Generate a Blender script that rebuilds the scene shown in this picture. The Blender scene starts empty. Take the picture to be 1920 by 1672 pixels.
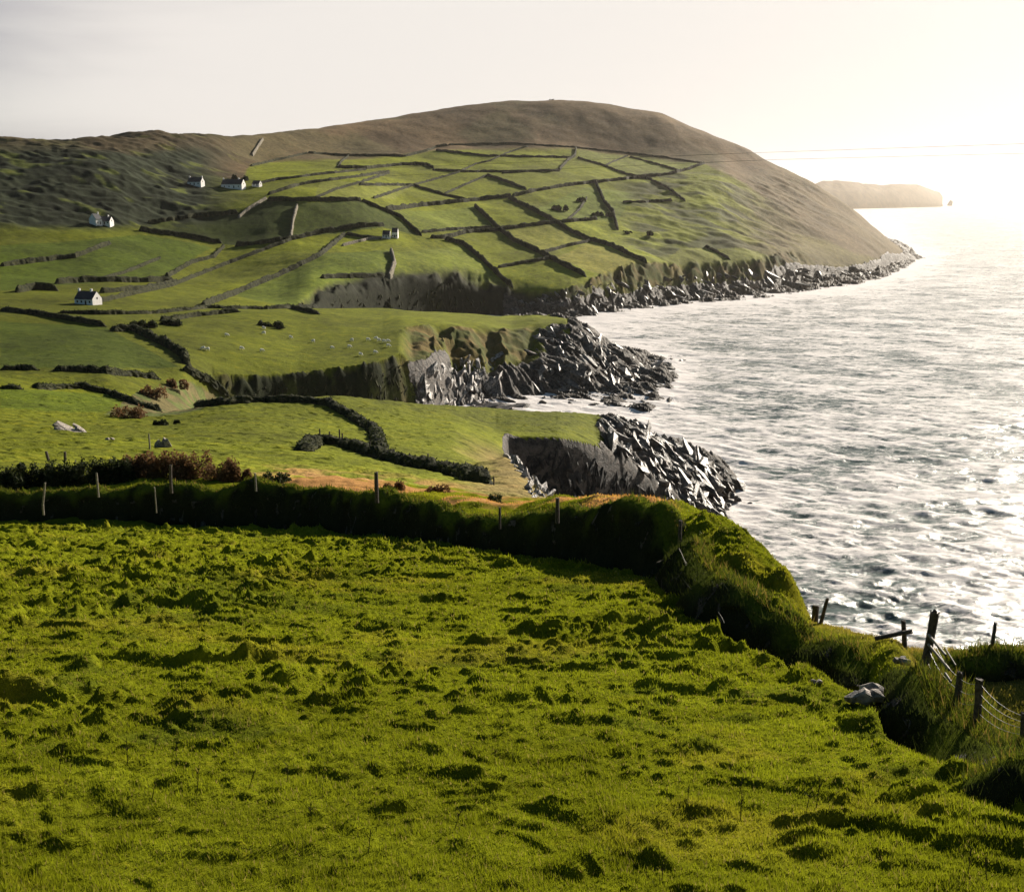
import bpy, bmesh, math, random
import numpy as np
from mathutils import Vector, Matrix, Euler, noise as mnoise

SC = bpy.context.scene
COL = SC.collection
R = math.radians
random.seed(7)
RNG = np.random.default_rng(11)

# ---------------------------------------------------------------- camera
F = 2059.0; W0, H0 = 960.0, 836.0
HCAM = 90.0
PITCH = math.atan((836 - 368) / F)
CP, SP = math.cos(PITCH), math.sin(PITCH)
cam_d = bpy.data.cameras.new('camera'); cam = bpy.data.objects.new('camera', cam_d); COL.objects.link(cam)
cam.location = (0, 0, HCAM); cam.rotation_euler = (math.pi / 2 - PITCH, 0, 0)
cam_d.sensor_fit = 'HORIZONTAL'; cam_d.sensor_width = 36; cam_d.lens = 36 * F / 1920
cam_d.clip_start = 0.2; cam_d.clip_end = 120000
SC.camera = cam

# ---------------------------------------------------------------- light
SUN_AZ, SUN_EL = R(37), R(22.5)
sd = Vector((math.sin(SUN_AZ) * math.cos(SUN_EL), math.cos(SUN_AZ) * math.cos(SUN_EL), math.sin(SUN_EL)))
sun_d = bpy.data.lights.new('sun', 'SUN'); sun = bpy.data.objects.new('sun', sun_d); COL.objects.link(sun)
sun_d.energy = 5.0; sun_d.angle = R(0.6); sun_d.color = (1.0, 0.90, 0.76)
sun.rotation_euler = (-sd).to_track_quat('-Z', 'Y').to_euler()
SC.view_settings.view_transform = 'Standard'; SC.view_settings.look = 'None'
SC.view_settings.exposure = 1.0; SC.view_settings.gamma = 1.0
SC.view_settings.use_curve_mapping = False

class NT:
    def __init__(s, tree): s.t = tree; s.n = tree.nodes; s.l = tree.links; s.n.clear()
    def node(s, typ, **kw):
        nd = s.n.new(typ)
        for k, v in kw.items():
            if k == 'inp':
                for a, b in v.items():
                    if hasattr(b, 'is_output') or isinstance(b, bpy.types.NodeSocket): s.l.new(b, nd.inputs[a])
                    else: nd.inputs[a].default_value = b
            else: setattr(nd, k, v)
        return nd
    def math(s, op, a, b=0.0, clamp=False):
        nd = s.node('ShaderNodeMath', operation=op, use_clamp=clamp, inp={0: a, 1: b}); return nd.outputs[0]
    def mix(s, f, a, b, blend='MIX'):
        nd = s.node('ShaderNodeMix', data_type='RGBA', blend_type=blend); nd.clamp_factor = True
        for sock, v in ((nd.inputs[0], f), (nd.inputs[6], a), (nd.inputs[7], b)):
            if isinstance(v, bpy.types.NodeSocket): s.l.new(v, sock)
            else: sock.default_value = v if not isinstance(v, tuple) else (v + (1,))[:4]
        return nd.outputs[2]
    def ramp(s, f, a, b, c0=0.0, c1=1.0):
        nd = s.node('ShaderNodeMapRange', interpolation_type='SMOOTHSTEP', inp={0: f, 1: a, 2: b, 3: c0, 4: c1}); return nd.outputs[0]
    def noise(s, vec, scale, detail=4, rough=0.55, dist=0.0):
        nd = s.node('ShaderNodeTexNoise', inp={'Vector': vec, 'Scale': scale, 'Detail': detail, 'Roughness': rough, 'Distortion': dist}); return nd.outputs[0]
    def pos(s):
        return s.node('ShaderNodeNewGeometry').outputs['Position']
    def mapped(s, vec, scale=(1, 1, 1), rot=(0, 0, 0)):
        return s.node('ShaderNodeMapping', inp={'Vector': vec, 'Scale': scale, 'Rotation': rot}).outputs[0]

world = bpy.data.worlds.new('World'); SC.world = world; world.use_nodes = True
w = NT(world.node_tree)
sky = w.node('ShaderNodeTexSky', sky_type='NISHITA', sun_disc=False, sun_elevation=SUN_EL, sun_rotation=SUN_AZ, altitude=50, air_density=1.0, dust_density=1.5, ozone_density=1.0)
gen = w.node('ShaderNodeTexCoord').outputs['Generated']
dt = w.node('ShaderNodeVectorMath', operation='DOT_PRODUCT', inp={0: gen, 1: (math.sin(SUN_AZ) * .97, math.cos(SUN_AZ) * .97, .24)}).outputs['Value']
stre = w.mapped(gen, (1.0, 1.0, 7.0), (0, 0.12, 0))
n1 = w.noise(stre, 1.9, 6, 0.5, 0.5)
f1 = w.math('ADD', dt, w.math('MULTIPLY', w.math('SUBTRACT', n1, 0.5), 0.6))
glare = w.ramp(f1, 0.33, 0.70)
gl2 = w.ramp(f1, 0.84, 1.0)
skyc = w.mix(1.0, sky.outputs[0], (0.11, 0.11, 0.11), 'MULTIPLY')
CR = (0.436, 0.414, 0.392)
sep = w.node('ShaderNodeSeparateXYZ', inp={0: gen}).outputs[2]
veil = w.mix(glare, (0.225, 0.215, 0.230), CR)
low = w.math('SUBTRACT', 1.0, w.ramp(sep, 0.22, 0.62))
front = w.math('MULTIPLY', w.ramp(dt, 0.0, 0.62), low)
dim = w.mix(1.0, skyc, (0.16, 0.25, 0.27), 'MULTIPLY')
scaled = w.mix(front, dim, veil)
bg = w.node('ShaderNodeBackground', inp={'Color': scaled, 'Strength': 1.0})
out = w.node('ShaderNodeOutputWorld'); w.l.new(bg.outputs[0], out.inputs[0])

# ---------------------------------------------------------------- helpers
def tag(o, label=None, cat=None, group=None, kind=None):
    if label: o['label'] = label
    if cat: o['category'] = cat
    if group: o['group'] = group
    if kind: o['kind'] = kind
    return o

def link(name, me, mat=None, parent=None):
    o = bpy.data.objects.new(name, me); COL.objects.link(o)
    if mat: me.materials.append(mat)
    if parent is not None: o.parent = parent
    return o

def empty(name, loc, rz=0):
    o = bpy.data.objects.new(name, None); COL.objects.link(o); o.location = loc; o.rotation_euler = (0, 0, rz); o.empty_display_size = .3
    return o

def np_mesh(name, co, faces, smooth=True, attrs=None):
    """faces: int array (n,3) or (n,4)"""
    me = bpy.data.meshes.new(name)
    n = len(faces); k = faces.shape[1]
    me.vertices.add(len(co)); me.vertices.foreach_set('co', np.ascontiguousarray(co, dtype=np.float32).ravel())
    me.loops.add(n * k); me.loops.foreach_set('vertex_index', np.ascontiguousarray(faces, dtype=np.int32).ravel())
    me.polygons.add(n); me.polygons.foreach_set('loop_start', np.arange(0, n * k, k, dtype=np.int32))
    me.polygons.foreach_set('use_smooth', np.full(n, smooth))
    me.update(calc_edges=True)
    for an, arr in (attrs or {}).items():
        if arr.ndim == 2:
            a = me.color_attributes.new(an, 'FLOAT_COLOR', 'POINT')
            a.data.foreach_set('color', np.concatenate([arr, np.ones((len(arr), 1))], 1).astype(np.float32).ravel())
        else:
            a = me.attributes.new(an, 'FLOAT', 'POINT'); a.data.foreach_set('value', arr.astype(np.float32))
    return me

def grid_faces(n, m):
    i = np.arange(n - 1)[:, None] * m + np.arange(m - 1)[None, :]
    return np.stack([i, i + 1, i + m + 1, i + m], -1).reshape(-1, 4)[:, ::-1]

def _hash(ix, iy, seed):
    h = (ix.astype(np.int64) * 374761393 + iy.astype(np.int64) * 668265263 + seed * 982451653) & 0xffffffff
    h = ((h ^ (h >> 13)) * 1274126177) & 0xffffffff
    h = h ^ (h >> 16)
    return (h & 0xffff).astype(np.float32) / 32767.5 - 1.0

def vn(x, y, seed=0):
    x = np.asarray(x, dtype=np.float64); y = np.asarray(y, dtype=np.float64)
    x, y = x * 0.8 + y * 0.6, y * 0.8 - x * 0.6
    ix = np.floor(x); iy = np.floor(y); fx = (x - ix).astype(np.float32); fy = (y - iy).astype(np.float32)
    fx = fx * fx * fx * (fx * (fx * 6 - 15) + 10); fy = fy * fy * fy * (fy * (fy * 6 - 15) + 10)
    a = _hash(ix, iy, seed); b = _hash(ix + 1, iy, seed); c = _hash(ix, iy + 1, seed); d = _hash(ix + 1, iy + 1, seed)
    return a + (b - a) * fx + (c - a) * fy + (a - b - c + d) * fx * fy

def fbm(x, y, octv=4, seed=0, gain=0.5):
    s = 0; a = 1.0; t = 0
    for o in range(octv):
        s = s + a * vn(x * 2.03 ** o, y * 2.03 ** o, seed + o * 17); t += a; a *= gain
    return s / t

def sm(x, a, b):
    t = np.clip((x - a) / (b - a), 0, 1); return t * t * (3 - 2 * t)

# pixel (in the 1920x1672 photograph) -> azimuth and tangent of depression
def aztan(px, py):
    u = (px - W0) / F; v = (H0 - py) / F
    y = CP + v * SP; z = -SP + v * CP
    return math.atan2(u, y), -z / math.hypot(u, y)

def pz(px, py, r):
    a, t = aztan(px, py); return a, r, HCAM - r * t

def from_z(px, r, z):
    py = 600.0
    for _ in range(12):
        u = (px - W0) / F
        # solve for v such that tan = (H-z)/r
        T = (HCAM - z) / r
        v = (H0 - py) / F
        y = CP + v * SP; hyp = math.hypot(u, y)
        v = (SP - T * hyp) / CP
        py = H0 - v * F
    a, _ = aztan(px, py)
    return a, r, z

PL0, PLS = 86.37, 0.246
def plane_r(px, py):
    a, t = aztan(px, py)
    return a, (HCAM - PL0) / max(t - PLS * math.cos(a), 0.03)

Zc = 'z'
E1PX = [(-300, 985), (0, 985), (300, 990), (600, 1000), (900, 1035), (1100, 1060), (1250, 1085), (1290, 1120), (1350, 1200), (1450, 1240), (1550, 1275), (1620, 1310), (1660, 1390), (1780, 1445), (1920, 1470), (2200, 1500)]
CURVES = {}
def cv(name, pts):
    l = []
    for p in pts:
        if p[1] == 'z': l.append(from_z(p[0], p[2], p[3]))
        else: l.append(pz(*p))
    l.sort(); CURVES[name] = np.array(l)
CURVES['c0'] = np.array([(-1.5, 0.3, 88.3), (1.5, 0.3, 88.3)])
CURVES['c1'] = np.array([(a, 7.6, PL0 - 7.6 * math.cos(a) * PLS) for a in np.linspace(-1.5, 1.5, 61)])
e = []
for p in E1PX:
    a, rr = plane_r(*p); e.append((a, rr, PL0 - PLS * rr * math.cos(a)))
CURVES['e1'] = np.array(sorted(e))
D1R = [from_z(*q) for q in [(1300,29,79.0),(1350,22.8,80.0),(1400,21.4,80.2),(1460,20.2,80.4),(1520,19.4,80.5),(1600,18,80.9),(1680,16,81.6),(1780,14.5,82.2),(1920,14.2,82.3),(2200,14.2,82.3)]]
CURVES['d1'] = np.array(sorted([(q[0], q[1] + .8, q[2] - .2) for q in CURVES['e1'] if q[0] < aztan(1285, 1100)[0]] + D1R))
cv('a1', [(-300,930,76),(0,930,76),(300,925,70),(480,930,66),(700,935,60),(850,955,54),(940,968,49),(1040,960,46),(1150,950,41),(1240,962,38),(1290,1002,33),(1300,1014,31),(1350,1078,25),(1400,1106,23.5),(1460,1133,22.5),(1520,1196,22),(1600,1218,21),(1680,1232,19.5),(1760,'z',17.8,81.1),(1800,'z',17.5,80.9),(1920,'z',17,81.2),(2200,'z',17,81.2)])
cv('a2', [(-300,860,105),(0,862,105),(150,865,105),(300,870,100),(480,890,90),(700,905,80),(850,925,72),(940,945,64),(1040,948,60),(1100,942,52),(1200,940,46),(1250,955,42),(1300,990,48),(1350,1030,46),(1400,1062,43),(1460,1112,36),(1520,1182,27),(1600,1195,25),(1700,1210,23),(1800,1215,22),(1920,1218,22),(2200,1218,22)])
cv('a3', [(-300,805,165),(0,805,165),(300,825,150),(480,840,140),(700,860,135),(850,880,140),(920,862,190),(950,852,215),(990,900,130),(1040,946,78),(1100,943,57),(1200,941,50),(1250,956,46),(1300,'z',54,64),(1400,'z',50,60),(1520,'z',33,64),(1700,'z',28,66),(1920,'z',27,66),(2200,'z',27,66)])
cv('a4', [(-300,780,210),(0,780,210),(150,795,205),(300,810,180),(480,800,190),(700,830,180),(850,820,205),(900,830,215),(935,828,232),(954,'z',226,37.5),(974,'z',186,16),(1000,'z',145,10),(1040,'z',100,8),(1100,'z',85,4),(1200,'z',80,0),(1300,'z',85,-3),(1520,'z',75,-3),(1920,'z',70,-3),(2200,'z',70,-3)])
cv('a5', [(-300,760,245),(0,760,245),(150,780,230),(300,795,215),(480,790,215),(700,810,205),(850,805,222),(900,815,232),(938,822,245),(955,822,246),(971,'z',240,6),(1050,'z',243,1),(1120,'z',252,-1),(1200,'z',266,-2),(1300,'z',287,-3),(1350,973,299),(1385,'z',330,-3),(1450,'z',330,-5),(2200,'z',330,-5)])
cv('a6', [(-300,745,262),(0,745,262),(150,765,250),(300,785,232),(430,768,237),(700,790,225),(850,795,240),(930,812,252),(960,820,250),(1050,822,254),(1100,832,260),(1150,850,268),(1200,880,276),(1250,912,285),(1300,940,294),(1350,962,306),(1385,'z',340,-3),(1450,'z',340,-5),(2200,'z',340,-5)])
cv('a7', [(-300,730,290),(0,730,290),(150,745,275),(300,775,250),(430,757,252),(520,750,252),(640,746,252),(750,752,270),(900,765,300),(1000,770,315),(1100,774,322),(1150,785,328),(1200,800,334),(1250,820,340),(1300,845,345),(1350,870,352),(1380,895,350),(1400,'z',350,-4),(1450,'z',350,-5),(2200,'z',350,-5)])
cv('a8', [(-300,712,320),(0,712,320),(200,'z',312,37),(300,'z',290,36),(430,'z',300,28),(520,'z',320,17),(640,'z',330,10),(750,'z',345,4),(850,'z',350,-2),(1000,'z',345,-4),(1200,'z',360,-4),(1400,'z',365,-5),(2200,'z',365,-5)])
cv('a9', [(-300,695,350),(0,695,350),(200,700,345),(300,'z',350,31),(340,'z',350,27),(380,'z',390,20),(430,'z',400,14),(520,'z',414,9),(640,'z',424,5),(720,'z',434,3),(800,'z',448,2),(850,764,471),(920,750,490),(1000,745,497),(1100,742,500),(1180,738,508),(1215,722,527),(1265,690,590),(1290,'z',600,-4),(2200,'z',600,-5)])
cv('a10', [(-300,650,420),(0,650,420),(200,660,410),(340,690,395),(400,702,408),(560,702,428),(700,680,442),(760,657,462),(800,668,472),(850,700,496),(920,690,510),(1000,700,520),(1100,700,525),(1160,705,540),(1200,695,560),(1250,685,592),(1290,'z',610,-4),(2200,'z',610,-5)])
cv('a11', [(-300,610,480),(0,612,480),(200,620,470),(340,640,455),(560,640,490),(700,630,500),(755,610,520),(800,605,540),(900,612,560),(960,618,575),(1000,605,590),(1070,600,600),(1120,625,600),(1160,655,594),(1190,668,594),(1215,681,597),(1265,684,602),(1290,'z',620,-4),(2200,'z',620,-5)])
cv('a12', [(-300,585,510),(0,590,510),(200,592,510),(340,590,540),(540,579,580),(750,580,620),(880,590,670),(1000,596,740),(1045,598,790),(1080,'z',680,-3),(1290,'z',700,-5),(2200,'z',700,-5)])
cv('a13', [(-300,575,560),(0,575,560),(200,578,555),(400,582,570),(540,'z',620,27),(650,'z',680,14),(750,'z',730,5),(850,'z',780,0),(920,'z',800,-3),(1060,'z',815,-3),(1100,'z',820,-5),(2200,'z',820,-5)])
cv('a14', [(-300,560,600),(0,560,600),(200,562,600),(400,576,610),(540,575,640),(600,'z',700,24),(650,'z',733,14),(750,'z',788,4),(850,'z',842,0),(950,'z',848,-.5),(1060,598,828),(1200,575,922),(1300,560,1000),(1430,549,1070),(1500,536,1160),(1560,522,1265),(1650,508,1400),(1690,490,1640),(1712,483,1745),(1735,'z',1760,-5),(2200,'z',1760,-5)])
cv('a15', [(-300,520,720),(0,525,700),(200,530,700),(400,545,720),(540,572,652),(600,557,708),(650,549,742),(740,529,800),(900,529,862),(945,540,865),(1070,543,862),(1120,515,915),(1180,491,980),(1300,490,1055),(1450,486,1140),(1560,498,1285),(1650,501,1410),(1690,480,1655),(1712,480,1765),(1735,'z',1770,-5),(2200,'z',1770,-5)])
cv('a16', [(-300,450,840),(0,450,840),(200,445,860),(280,452,880),(420,462,900),(540,452,900),(720,440,930),(800,450,950),(900,470,960),(1050,465,1000),(1200,440,1120),(1350,420,1240),(1500,440,1350),(1600,465,1420),(1660,475,1500),(1692,474,1670),(1712,480,1770),(1735,'z',1775,-5),(2200,'z',1775,-5)])
cv('a17', [(-300,370,940),(0,375,940),(200,385,940),(280,400,950),(440,385,980),(540,378,975),(680,378,1000),(760,395,1050),(900,390,1130),(1050,380,1190),(1200,370,1280),(1350,350,1400),(1500,395,1480),(1600,425,1540),(1660,455,1600),(1692,472,1690),(1712,480,1775),(1735,'z',1780,-5),(2200,'z',1780,-5)])
cv('a18', [(-300,300,1050),(0,300,1050),(200,300,1060),(400,310,1160),(500,300,1290),(650,290,1400),(820,278,1500),(1000,272,1540),(1200,295,1570),(1350,300,1600),(1500,355,1640),(1600,405,1650),(1660,447,1690),(1692,471,1705),(1712,480,1780),(1735,'z',1785,-5),(2200,'z',1785,-5)])
cv('a19', [(-300,262,1180),(0,261,1180),(60,265,1190),(120,266,1200),(180,257,1230),(310,248,1280),(400,255,1330),(480,254,1420),(600,240,1560),(740,221,1680),(860,203,1760),(960,190,1800),(1035,187,1800),(1100,190,1800),(1240,212,1790),(1300,240,1780),(1400,278,1770),(1440,303,1760),(1530,345,1750),(1600,394,1740),(1650,438,1735),(1692,470,1735),(1712,480,1790),(1735,'z',1795,-5),(2200,'z',1795,-5)])
s = CURVES['a19']
CURVES['a20'] = np.stack([s[:, 0], s[:, 1] + 260, np.where(s[:, 2] > 0, s[:, 2] * 0.72 - 4, -5)], 1)
CURVES['a21'] = np.stack([s[:, 0], s[:, 1] * 0 + 2700, np.where(s[:, 0] < -0.25, 60.0, -8.0)], 1)
ORDER = ['c0', 'c1', 'e1', 'd1'] + ['a%d' % i for i in range(1, 22)]

def knots(az):
    """az (n,) -> r (n,K), z (n,K)"""
    Rk = []; Zk = []
    off = np.array([-0.006, -0.003, 0, 0.003, 0.006]); wt = np.array([.1, .22, .36, .22, .1])
    for nme in ORDER:
        c = CURVES[nme]; rr = 0; zz = 0
        kk = 3.2 if nme in ('a12', 'a13', 'a14', 'a15', 'a16', 'a17') else 1.0
        for o_, w_ in zip(off * kk, wt):
            rr = rr + w_ * np.interp(az + o_, c[:, 0], c[:, 1]); zz = zz + w_ * np.interp(az + o_, c[:, 0], c[:, 2])
        Rk.append(rr); Zk.append(zz)
    Rk = np.stack(Rk, 1); Zk = np.stack(Zk, 1)
    for k in range(1, Rk.shape[1]): Rk[:, k] = np.maximum(Rk[:, k], Rk[:, k - 1] + 0.8)
    return Rk, Zk

def pchip(rk, zk, r):
    h = np.diff(rk); d = np.diff(zk) / h
    m = np.zeros_like(zk)
    w1 = 2 * h[1:] + h[:-1]; w2 = h[1:] + 2 * h[:-1]
    ok = d[1:] * d[:-1] > 0
    with np.errstate(divide='ignore', invalid='ignore'):
        hm = (w1 + w2) / (w1 / d[:-1] + w2 / d[1:])
    m[1:-1] = np.where(ok, hm, 0); m[0] = d[0]; m[-1] = d[-1]
    i = np.clip(np.searchsorted(rk, r) - 1, 0, len(h) - 1)
    t = (r - rk[i]) / h[i]; t = np.clip(t, 0, 1)
    h00 = (1 + 2 * t) * (1 - t) ** 2; h10 = t * (1 - t) ** 2; h01 = t * t * (3 - 2 * t); h11 = t * t * (t - 1)
    return h00 * zk[i] + h10 * h[i] * m[i] + h01 * zk[i + 1] + h11 * h[i] * m[i + 1]

def px_of(az):   # approximate photo column of an azimuth
    return W0 + F * np.tan(az) * 1.0

TRAIL = [plane_r(*p) for p in [(980, 1187), (1100, 1200), (1250, 1212), (1380, 1225), (1480, 1248), (1540, 1268)]]
TRAIL = np.array([(rr * math.sin(a), rr * math.cos(a)) for a, rr in TRAIL])
def seg_dist(x, y, P):
    d = np.full(x.shape, 1e9)
    for i in range(len(P) - 1):
        ax, ay = P[i]; bx, by = P[i + 1]; L = (bx - ax) ** 2 + (by - ay) ** 2
        t = np.clip(((x - ax) * (bx - ax) + (y - ay) * (by - ay)) / L, 0, 1)
        d = np.minimum(d, np.hypot(x - ax - t * (bx - ax), y - ay - t * (by - ay)))
    return d

def height(az, r, info=False):
    """az (n,), r (m,) -> z (n,m)"""
    Rk, Zk = knots(az)
    n, m = len(az), len(r)
    z = np.empty((n, m))
    R2 = np.insert(Rk, 6, Rk[:, 5] * .12 + Rk[:, 6] * .88, 1); Z2 = np.insert(Zk, 6, Zk[:, 5] * .12 + Zk[:, 6] * .88, 1)
    for i in range(n): z[i] = pchip(R2[i], Z2[i], r)
    A, RR = np.meshgrid(az, r, indexing='ij')
    x = RR * np.sin(A); y = RR * np.cos(A)
    bl = sm(RR - Rk[:, 2][:, None], -1.6, -.1) + (1 - sm(RR, 4, 7)); bl = np.clip(bl, 0, 1)
    z = z * bl + (PL0 - PLS * y) * (1 - bl)
    PXX = px_of(A)
    e1 = Rk[:, 2][:, None]; a2 = Rk[:, 5][:, None]
    if n > 60 and r[-1] > 80:      # soften creases in the brow above the inlet
        zs = np.stack([np.roll(z, q, 0) for q in range(-7, 8)]).mean(0)
        wz = sm(PXX, 885, 915) * (1 - sm(PXX, 985, 1010)) * sm(RR - Rk[:, 9][:, None], -1, 2) * (1 - sm(RR, 330, 360)) * (RR > 240)
        z = z * (1 - wz) + zs * wz
    gz = np.gradient(z, r, axis=1)
    slope = np.abs(gz)
    ga = np.abs(np.gradient(z, az, axis=0)) / np.maximum(RR, 1) if n > 1 else 0
    slope = np.maximum(slope, np.where(RR > 60, ga, 0)) if n > 1 else slope
    near = RR < 75
    # ---- meadow lumps
    infield = 1 - sm(RR - e1, -0.6, 0.8)
    wx, wy = x + 0.35 * vn(x / 1.3, y / 1.3, 91), y + 0.35 * vn(x / 1.3, y / 1.3, 92)
    dens = sm(vn(x / 7, y / 5, 5) + .5 * vn(x / 2.5, y / 2, 7), -.6, .5)
    L1 = sm(vn(wx / 1.25, wy / 0.8, 1) + .12 * vn(wx / .3, wy / .2, 11), 0.34, 0.74) * (0.65 + 0.5 * dens)
    L2 = sm(vn(wx / 0.5, wy / 0.36, 2), 0.22, 0.9)
    L3 = sm(vn(wx / 0.24, wy / 0.18, 3), 0.25, 0.9)
    lum = 0.20 * L1 + 0.16 * L2 * (0.55 + .75 * dens) + 0.10 * L3 * (.6 + .6 * dens) + 0.02 * vn(x / .09, y / .08, 4) + 0.05 * fbm(x / 5, y / 5, 2, 8)
    near_boost = 1 - 0.25 * (1 - sm(RR, 9, 16))
    disp = infield * lum * near_boost * sm(RR, 1, 3)
    if m > 1 and r[0] < 70:
        dtr = seg_dist(x, y, TRAIL)
        disp -= infield * 0.26 * np.exp(-(dtr / 0.28) ** 2) * (0.6 + 0.8 * vn(x / .5, y / .5, 77) ** 2)
    # ---- lumpy cliff top on the right, strip behind the wall
    strip = sm(RR - e1, 0.2, 1.5) * (1 - sm(RR, 90, 130))
    rightz = sm(PXX, 1270, 1330)
    lumpy = (0.42 * sm(vn(wx / 1.9, wy / 1.5, 31) + .35 * fbm(x / .7, y / .6, 2, 34), 0.0, 0.8) + 0.30 * sm(vn(wx / .8, wy / .6, 32), 0.1, .8) + .22 * fbm(x / .5, y / .42, 3, 33, .6))
    disp += strip * (rightz * (lumpy * .85 - .42) * (1 - .8 * sm(RR - a2, -12, -2)) + (1 - rightz) * (0.45 * fbm(x / 3.5, y / 3.5, 3, 41) + .06 * vn(x / .5, y / .5, 43)))
    # ---- mid fields
    mid = sm(RR, 85, 120)
    disp += mid * (0.9 * fbm(x / 28, y / 28, 2, 51) * sm(RR, 120, 300) + 0.22 * sm(vn(x / 1.9, y / 1.5, 53), 0.35, .9) * (1 - sm(RR, 320, 600)) + 0.10 * vn(x / 1.0, y / 0.8, 54) * (1 - sm(RR, 250, 450)))
    # ---- cliffs / rock
    farc = sm(RR, 60, 110)
    sea_side = sm(PXX, 735, 800)
    lowl = 1 - sm(z, 9, 15)
    pen = sm(PXX, 1105, 1150) * sm(RR, 235, 252) * (1 - sm(RR, 380, 420))
    midr = sm(PXX, 985, 1040) * sm(RR, 470, 490) * (1 - sm(RR, 640, 680))
    rock = np.clip(np.maximum.reduce([lowl * sea_side * np.maximum(sm(slope, .02, .12), 1 - sm(z, 2.5, 4.5)), sm(RR - Rk[:, 6][:, None], -16, -3) * sm(PXX, 938, 952) * (1 - sm(PXX, 1045, 1070)) * (RR < 250), sm(slope, .95, 1.5) * sea_side * farc, pen, midr * .95 * sm(slope + .1 * vn(x / 9, y / 9, 61), .1, .2)]), 0, 1) * farc
    rock = rock * (1 - sm(PXX, 870, 890) * (1 - sm(PXX, 1095, 1112)) * sm(RR - Rk[:, 9][:, None], .5, 2) * (RR < 335))
    rock = rock * (1 - (1 - sm(PXX, 930, 960)) * (RR > 640) * (RR < 1000))
    rock = np.clip(rock + .35 * rock * vn(x / 6, y / 6, 62), 0, 1)
    s1 = (x * 0.86 + y * 0.5); s2 = (x * 0.5 - y * 0.86)
    rid = 1 - np.abs(vn(s1 / 3.2, s2 / 13, 63)) * 2
    rid2 = 1 - np.abs(vn(s1 / 1.3, s2 / 6, 64)) * 2
    blk = np.floor(vn(s1 / 5, s2 / 7, 65) * 3) / 3
    sc = 1 + .8 * sm(RR, 500, 1000)
    above = sm(z, -4.5, 0)
    disp += rock * above * sc / (1 + (slope / 1.3) ** 2) * np.where((RR < 262) & (PXX < 1120), .22, 1) * (1.7 * rid + .75 * rid2 + 1.5 * blk + 1.8 * vn(x / 17, y / 17, 67))
    # grassy gullied cliff faces
    mcl = sm(PXX, 745, 775) * (1 - sm(PXX, 985, 1020)) * sm(RR - Rk[:, 12][:, None], 0, 8) * (1 - sm(RR - Rk[:, 14][:, None], -14, 0))
    gul = np.maximum(sm(slope, .28, .6) * farc * (1 - sm(RR, 620, 640) * sm(z, 30, 36)) * sea_or(PXX), mcl) * (1 - sm(PXX, 820, 870) * (1 - sm(RR, 340, 380))) * (1 - rock) * (1 - sm(RR, 1150, 1300))
    disp += gul * sc * (.1 + .9 * sm(RR, 250, 330)) / (1 + (slope / np.where((RR > 370) & (RR < 580), 2.4, 1.2)) ** 2) * (4.2 * (.4 - 2 * np.abs(vn(x / 9 + .3 * vn(x / 5, y / 5, 73), y / 40, 71))) + 1.0 * fbm(x / 4, y / 4, 3, 72))
    # ---- far hills
    hill = sm(RR, 620, 800)
    disp += hill * (1.0 - .6 * rock) * (2.6 * fbm(x / 75, y / 75, 3, 81) + .35 * fbm(x / 9, y / 9, 3, 82))
    rough = hill * (1 - sm(PXX, 330, 520)) * sm(z, 62, 74)
    disp += rough * (5.0 * fbm(x / 62, y / 34, 4, 84, .5) + .9 * (1 - 2 * np.abs(vn(x / 16, y / 8, 85))) + .5 * vn(x / 5, y / 4, 88))
    scr = hill * sm(PXX, 1120, 1230) * (1 - sm(PXX, 1480, 1560)) * sm(z, 30, 42) * (1 - sm(z, 105, 130))
    disp += scr * (3.4 * fbm(x / 38, y / 24, 3, 86) + .8 * vn(x / 9, y / 6, 87))
    sea_keep = sm(z, -6, -2.2)
    z2 = z + disp * np.where(z < -1.5, sea_keep * .5, 1.0)
    if info: return z2, dict(x=x, y=y, z0=z, slope=slope, rock=rock, gul=gul, rough=rough, scr=scr, px=PXX, rr=RR, Rk=Rk, infield=infield, rightz=rightz, strip=strip)
    return z2

def sea_or(PXX): return sm(PXX, 370, 450)

# ---------------------------------------------------------------- materials
def new_mat(name):
    m = bpy.data.materials.new(name); m.use_nodes = True
    return m, NT(m.node_tree)

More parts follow.
